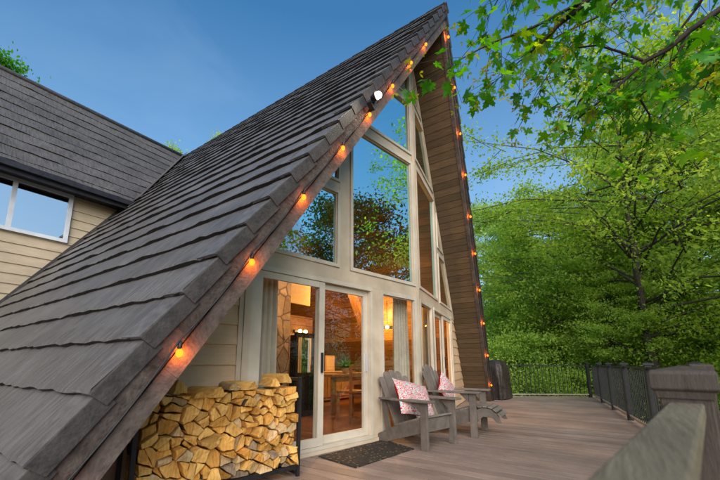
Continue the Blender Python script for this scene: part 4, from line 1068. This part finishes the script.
# ---- maple whose leafy boughs hang over the deck
mp_ = thing('maple_tree', 'maple bough with lobed leaves and pale keys hanging over the deck at the top right', 'tree', (-.9, -6.2, -1.35))
MO = V((-.9, -6.2, -1.35))
paths = [[(-.9, -6.2, 4.6), (-1.5, -5.0, 4.2), (-2.0, -4.2, 3.85), (-2.26, -3.5, 3.46), (-2.31, -3.23, 3.31), (-2.34, -3.1, 3.21), (-2.37, -2.96, 3.16), (-2.39, -2.85, 3.07), (-2.41, -2.72, 2.97), (-2.43, -2.52, 2.85)],
         [(-2.31, -3.23, 3.31), (-2.29, -3.16, 3.19), (-2.3, -3.07, 3.06), (-2.23, -2.98, 3.03), (-2.17, -2.9, 3.01), (-2.16, -2.83, 2.94)],
         [(-2.0, -4.2, 3.85), (-2.5, -3.3, 3.85), (-2.72, -2.81, 3.65), (-2.76, -2.66, 3.51), (-2.75, -2.58, 3.47), (-2.76, -2.48, 3.42), (-2.77, -2.38, 3.34), (-2.77, -2.28, 3.29)],
         [(-2.76, -2.66, 3.51), (-2.79, -2.52, 3.48), (-2.82, -2.4, 3.44), (-2.84, -2.27, 3.42), (-2.93, -2.14, 3.36), (-2.98, -1.98, 3.32), (-3.04, -1.8, 3.25), (-3.11, -1.71, 3.12)],
         [(-2.37, -2.96, 3.16), (-2.34, -2.83, 3.34), (-2.3, -2.71, 3.5), (-2.28, -2.56, 3.58), (-2.26, -2.41, 3.54), (-2.33, -2.3, 3.32), (-2.38, -2.24, 3.08)],
         [(-2.39, -2.85, 3.07), (-2.19, -2.7, 3.23), (-2.17, -2.55, 3.17), (-2.1, -2.46, 3.06), (-2.09, -2.39, 2.91)],
         [(-2.15, -2.93, 3.02), (-1.99, -2.99, 2.96), (-1.99, -2.98, 2.78), (-1.92, -2.91, 2.72)],
         [(-2.7, -3.9, 3.6), (-2.85, -3.4, 2.95), (-2.9, -3.25, 2.71), (-2.83, -3.18, 2.68), (-2.73, -3.14, 2.58)],
         [(-2.5, -3.3, 3.85), (-2.9, -2.6, 3.8), (-3.0, -2.25, 3.6)],
         [(-1.5, -5.0, 4.2), (-1.2, -4.0, 4.3), (-1.0, -3.4, 4.2), (-.9, -3.0, 4.0), (-.8, -2.7, 3.75)],
         [(-2.0, -4.2, 3.85), (-2.12, -3.5, 4.1), (-2.14, -3.12, 4.09), (-2.14, -2.95, 4.01), (-2.01, -2.78, 4.01), (-2.1, -2.47, 3.92), (-2.2, -2.14, 3.75), (-2.26, -1.88, 3.58)],
         [(-1.5, -5.0, 4.2), (-1.6, -4.1, 4.4), (-1.55, -3.62, 4.3), (-1.37, -3.54, 4.23), (-1.35, -3.39, 4.07), (-1.21, -3.25, 3.94), (-1.21, -3.07, 3.75), (-1.24, -2.85, 3.61)],
         [(-.9, -6.2, 3.2), (-1.3, -4.6, 3.5), (-1.43, -3.81, 3.55), (-1.25, -3.72, 3.65), (-1.23, -3.56, 3.56), (-1.23, -3.4, 3.42), (-1.13, -3.18, 3.34)],
         [(-2.5, -3.3, 3.85), (-2.8, -2.7, 4.0), (-2.84, -2.27, 3.96), (-2.82, -2.12, 3.86), (-2.78, -2.0, 3.75)]]
rads = [.03, .012, .035, .012, .01, .01, .009, .014, .016, .02, .016, .018, .018, .012]
b = MB(); b.tube([tuple(V((-.9, -6.2, -1.4)) - MO), tuple(V((-.85, -6.25, 1.5)) - MO), tuple(V((-.9, -6.2, 4.6)) - MO), tuple(V((-.8, -6.3, 5.0)) - MO)], [.2, .17, .12, .06], 10); put(b, 'trunk', M['bark'], mp_)
b = MB(); rg = random.Random(77); twigs = []
for pth, r0 in zip(paths, rads):
    P = [V(p) for p in pth]; ext = [r0 * (1 - .8 * i / (len(P) - 1)) for i in range(len(P))]
    b.tube([tuple(p - MO) for p in P], ext, 6)
    for i in range(len(P) - 1):
        if P[i].y < -4.0: continue
        seg = P[i + 1] - P[i]
        for k in range(max(1, int(seg.length / .038))):
            p = P[i] + seg * rg.random(); d = V((rg.gauss(0, 1), rg.gauss(0, 1), rg.gauss(-.25, .6))).normalized() + seg.normalized() * .6
            l = rg.uniform(.12, .42); e = p + d.normalized() * l + V((0, 0, -.05)); mid = (p + e) / 2 + V((0, 0, .02))
            b.tube([tuple(p - MO), tuple(mid - MO), tuple(e - MO)], [.0028, .002, .0012], 4, cap=False); twigs.append((p, mid, e))
put(b, 'branches', M['twig'], mp_)
ML = [(0, 0), (.08, -.03), (.3, -.13), (.27, -.04), (.4, -.02), (.33, .05), (.24, .1), (.34, .17), (.5, .2), (.47, .27), (.58, .4), (.45, .38), (.44, .46), (.3, .38), (.2, .33), (.17, .42), (.24, .6), (.16, .58), (.14, .72), (.07, .74), (0, 1.0)]
ML = ML + [(-x, y) for x, y in ML[-2:0:-1]]
def maple_leaf(b, base, dirn, nrm, s, rg_):
    d = dirn.normalized(); n = (nrm - d * nrm.dot(d)).normalized(); x = d.cross(n); c = len(b.v); cv = rg_.uniform(-.25, .1); fold = rg_.uniform(.0, .35)
    b.v.append(tuple(base + d * .3 * s))
    for (u, w) in ML: b.v.append(tuple(base + x * u * s + d * w * s + n * (s * (cv * w * w + fold * abs(u) * .6))))
    m = len(ML)
    for i in range(m): b.f.append([c, c + 1 + i, c + 1 + (i + 1) % m]); b.m.append(0); b.sm.append(False)
lb, sb = MB(), MB()
for (p, mid, e) in twigs:
    if rg.random() < .04: continue
    for k in range(rg.choice([2, 3, 3, 4])):
        o_ = mid + (e - mid) * rg.random(); pd = V((rg.gauss(0, 1), rg.gauss(0, 1), rg.gauss(-.1, .5))).normalized(); st = o_ + pd * rg.uniform(.03, .07)
        dr_ = (pd * .7 + V((rg.gauss(0, .3), rg.gauss(0, .3), -.55))).normalized()
        maple_leaf(lb, st - MO, dr_, V((rg.gauss(0, .55), rg.gauss(0, .55), 1)), rg.uniform(.06, .125) * (1 if rg.random() < .8 else .7), rg)
        b2 = None
    if rg.random() < .45:
        for k in range(rg.randint(5, 11)):
            q = e + V((rg.gauss(0, .04), rg.gauss(0, .04), rg.gauss(-.03, .035))); d = V((rg.gauss(0, 1), rg.gauss(0, 1), rg.gauss(-.6, .6))).normalized(); s_ = d.cross(V((0, .3, 1))).normalized(); l = rg.uniform(.024, .046)
            for sg in (1, -1):
                dd = (d + s_ * sg * .9).normalized(); w = s_.cross(dd).cross(dd).normalized() * l * .22
                sb.add([q - MO, q + dd * l * .6 + w - MO, q + dd * l - MO, q + dd * l * .6 - w - MO], [(0, 1, 2, 3)])
put(lb, 'leaves', M['leafM'], mp_)
put(sb, 'seed_keys', M['samara'], mp_)

# ---------------------------------------------------------------- daylight
w = bpy.data.worlds.new('World'); scene.world = w; w.use_nodes = True
nt = w.node_tree; nt.nodes.clear(); L = nt.links
out = N(nt.nodes, 'ShaderNodeOutputWorld'); bg = N(nt.nodes, 'ShaderNodeBackground'); sky = N(nt.nodes, 'ShaderNodeTexSky', sky_type='NISHITA')
SUN_EL, SUN_AZ = radians(31), radians(232)          # veiled high sun behind the viewpoint, to the left
sky.sun_disc = False; sky.sun_elevation = SUN_EL; sky.sun_rotation = SUN_AZ; sky.air_density = 1.2; sky.dust_density = 1.4; sky.ozone_density = 2.0
bg.inputs[1].default_value = .2
hs = N(nt.nodes, 'ShaderNodeHueSaturation', Saturation=1.34, Hue=.495); L.new(sky.outputs[0], hs.inputs['Color'])
# thin high haze: soft pale streaks, stronger towards the horizon
tc = N(nt.nodes, 'ShaderNodeTexCoord'); mp = N(nt.nodes, 'ShaderNodeMapping'); mp.inputs['Scale'].default_value = (1.2, 1.2, 3.2); mp.inputs['Rotation'].default_value = (.3, .15, .6); L.new(tc.outputs['Generated'], mp.inputs[0])
cn = N(nt.nodes, 'ShaderNodeTexNoise', Scale=1.6, Detail=5.0, Roughness=.55, Distortion=.4); L.new(mp.outputs[0], cn.inputs['Vector'])
cr = ramp(nt.nodes, [(.5, (0, 0, 0)), (.9, (.22, .22, .22))]); L.new(cn.outputs['Fac'], cr.inputs[0])
sx = N(nt.nodes, 'ShaderNodeSeparateXYZ'); L.new(tc.outputs['Generated'], sx.inputs[0])
hz = N(nt.nodes, 'ShaderNodeMapRange'); hz.inputs[1].default_value = .1; hz.inputs[2].default_value = .75; hz.inputs[3].default_value = .5; hz.inputs[4].default_value = 0; L.new(sx.outputs[2], hz.inputs[0])
fa = N(nt.nodes, 'ShaderNodeMath', operation='ADD', use_clamp=True); L.new(cr.outputs[0], fa.inputs[0]); L.new(hz.outputs[0], fa.inputs[1])
mx = N(nt.nodes, 'ShaderNodeMix', data_type='RGBA'); mx.inputs[7].default_value = (2.6, 3.5, 4.7, 1); L.new(fa.outputs[0], mx.inputs[0]); L.new(hs.outputs[0], mx.inputs[6]); L.new(mx.outputs[2], bg.inputs[0])
L.new(bg.outputs[0], out.inputs[0])
sl = bpy.data.lights.new('sun', 'SUN'); sl.energy = 4.1; sl.angle = radians(60); sl.color = (1, .96, .9)
so = bpy.data.objects.new('sun', sl); link(so)
sd = V((sin(SUN_AZ) * cos(SUN_EL), cos(SUN_AZ) * cos(SUN_EL), sin(SUN_EL)))
so.rotation_euler = sd.to_track_quat('Z', 'Y').to_euler()

scene.view_settings.view_transform = 'Standard'; scene.view_settings.look = 'None'; scene.view_settings.exposure = 0; scene.view_settings.gamma = 1
scene.render.engine = 'CYCLES'
cy = scene.cycles; cy.max_bounces = 8; cy.transparent_max_bounces = 12; cy.diffuse_bounces = 6; cy.glossy_bounces = 4; cy.transmission_bounces = 4; cy.sample_clamp_indirect = 6; cy.use_denoising = True; cy.caustics_reflective = False; cy.caustics_refractive = False
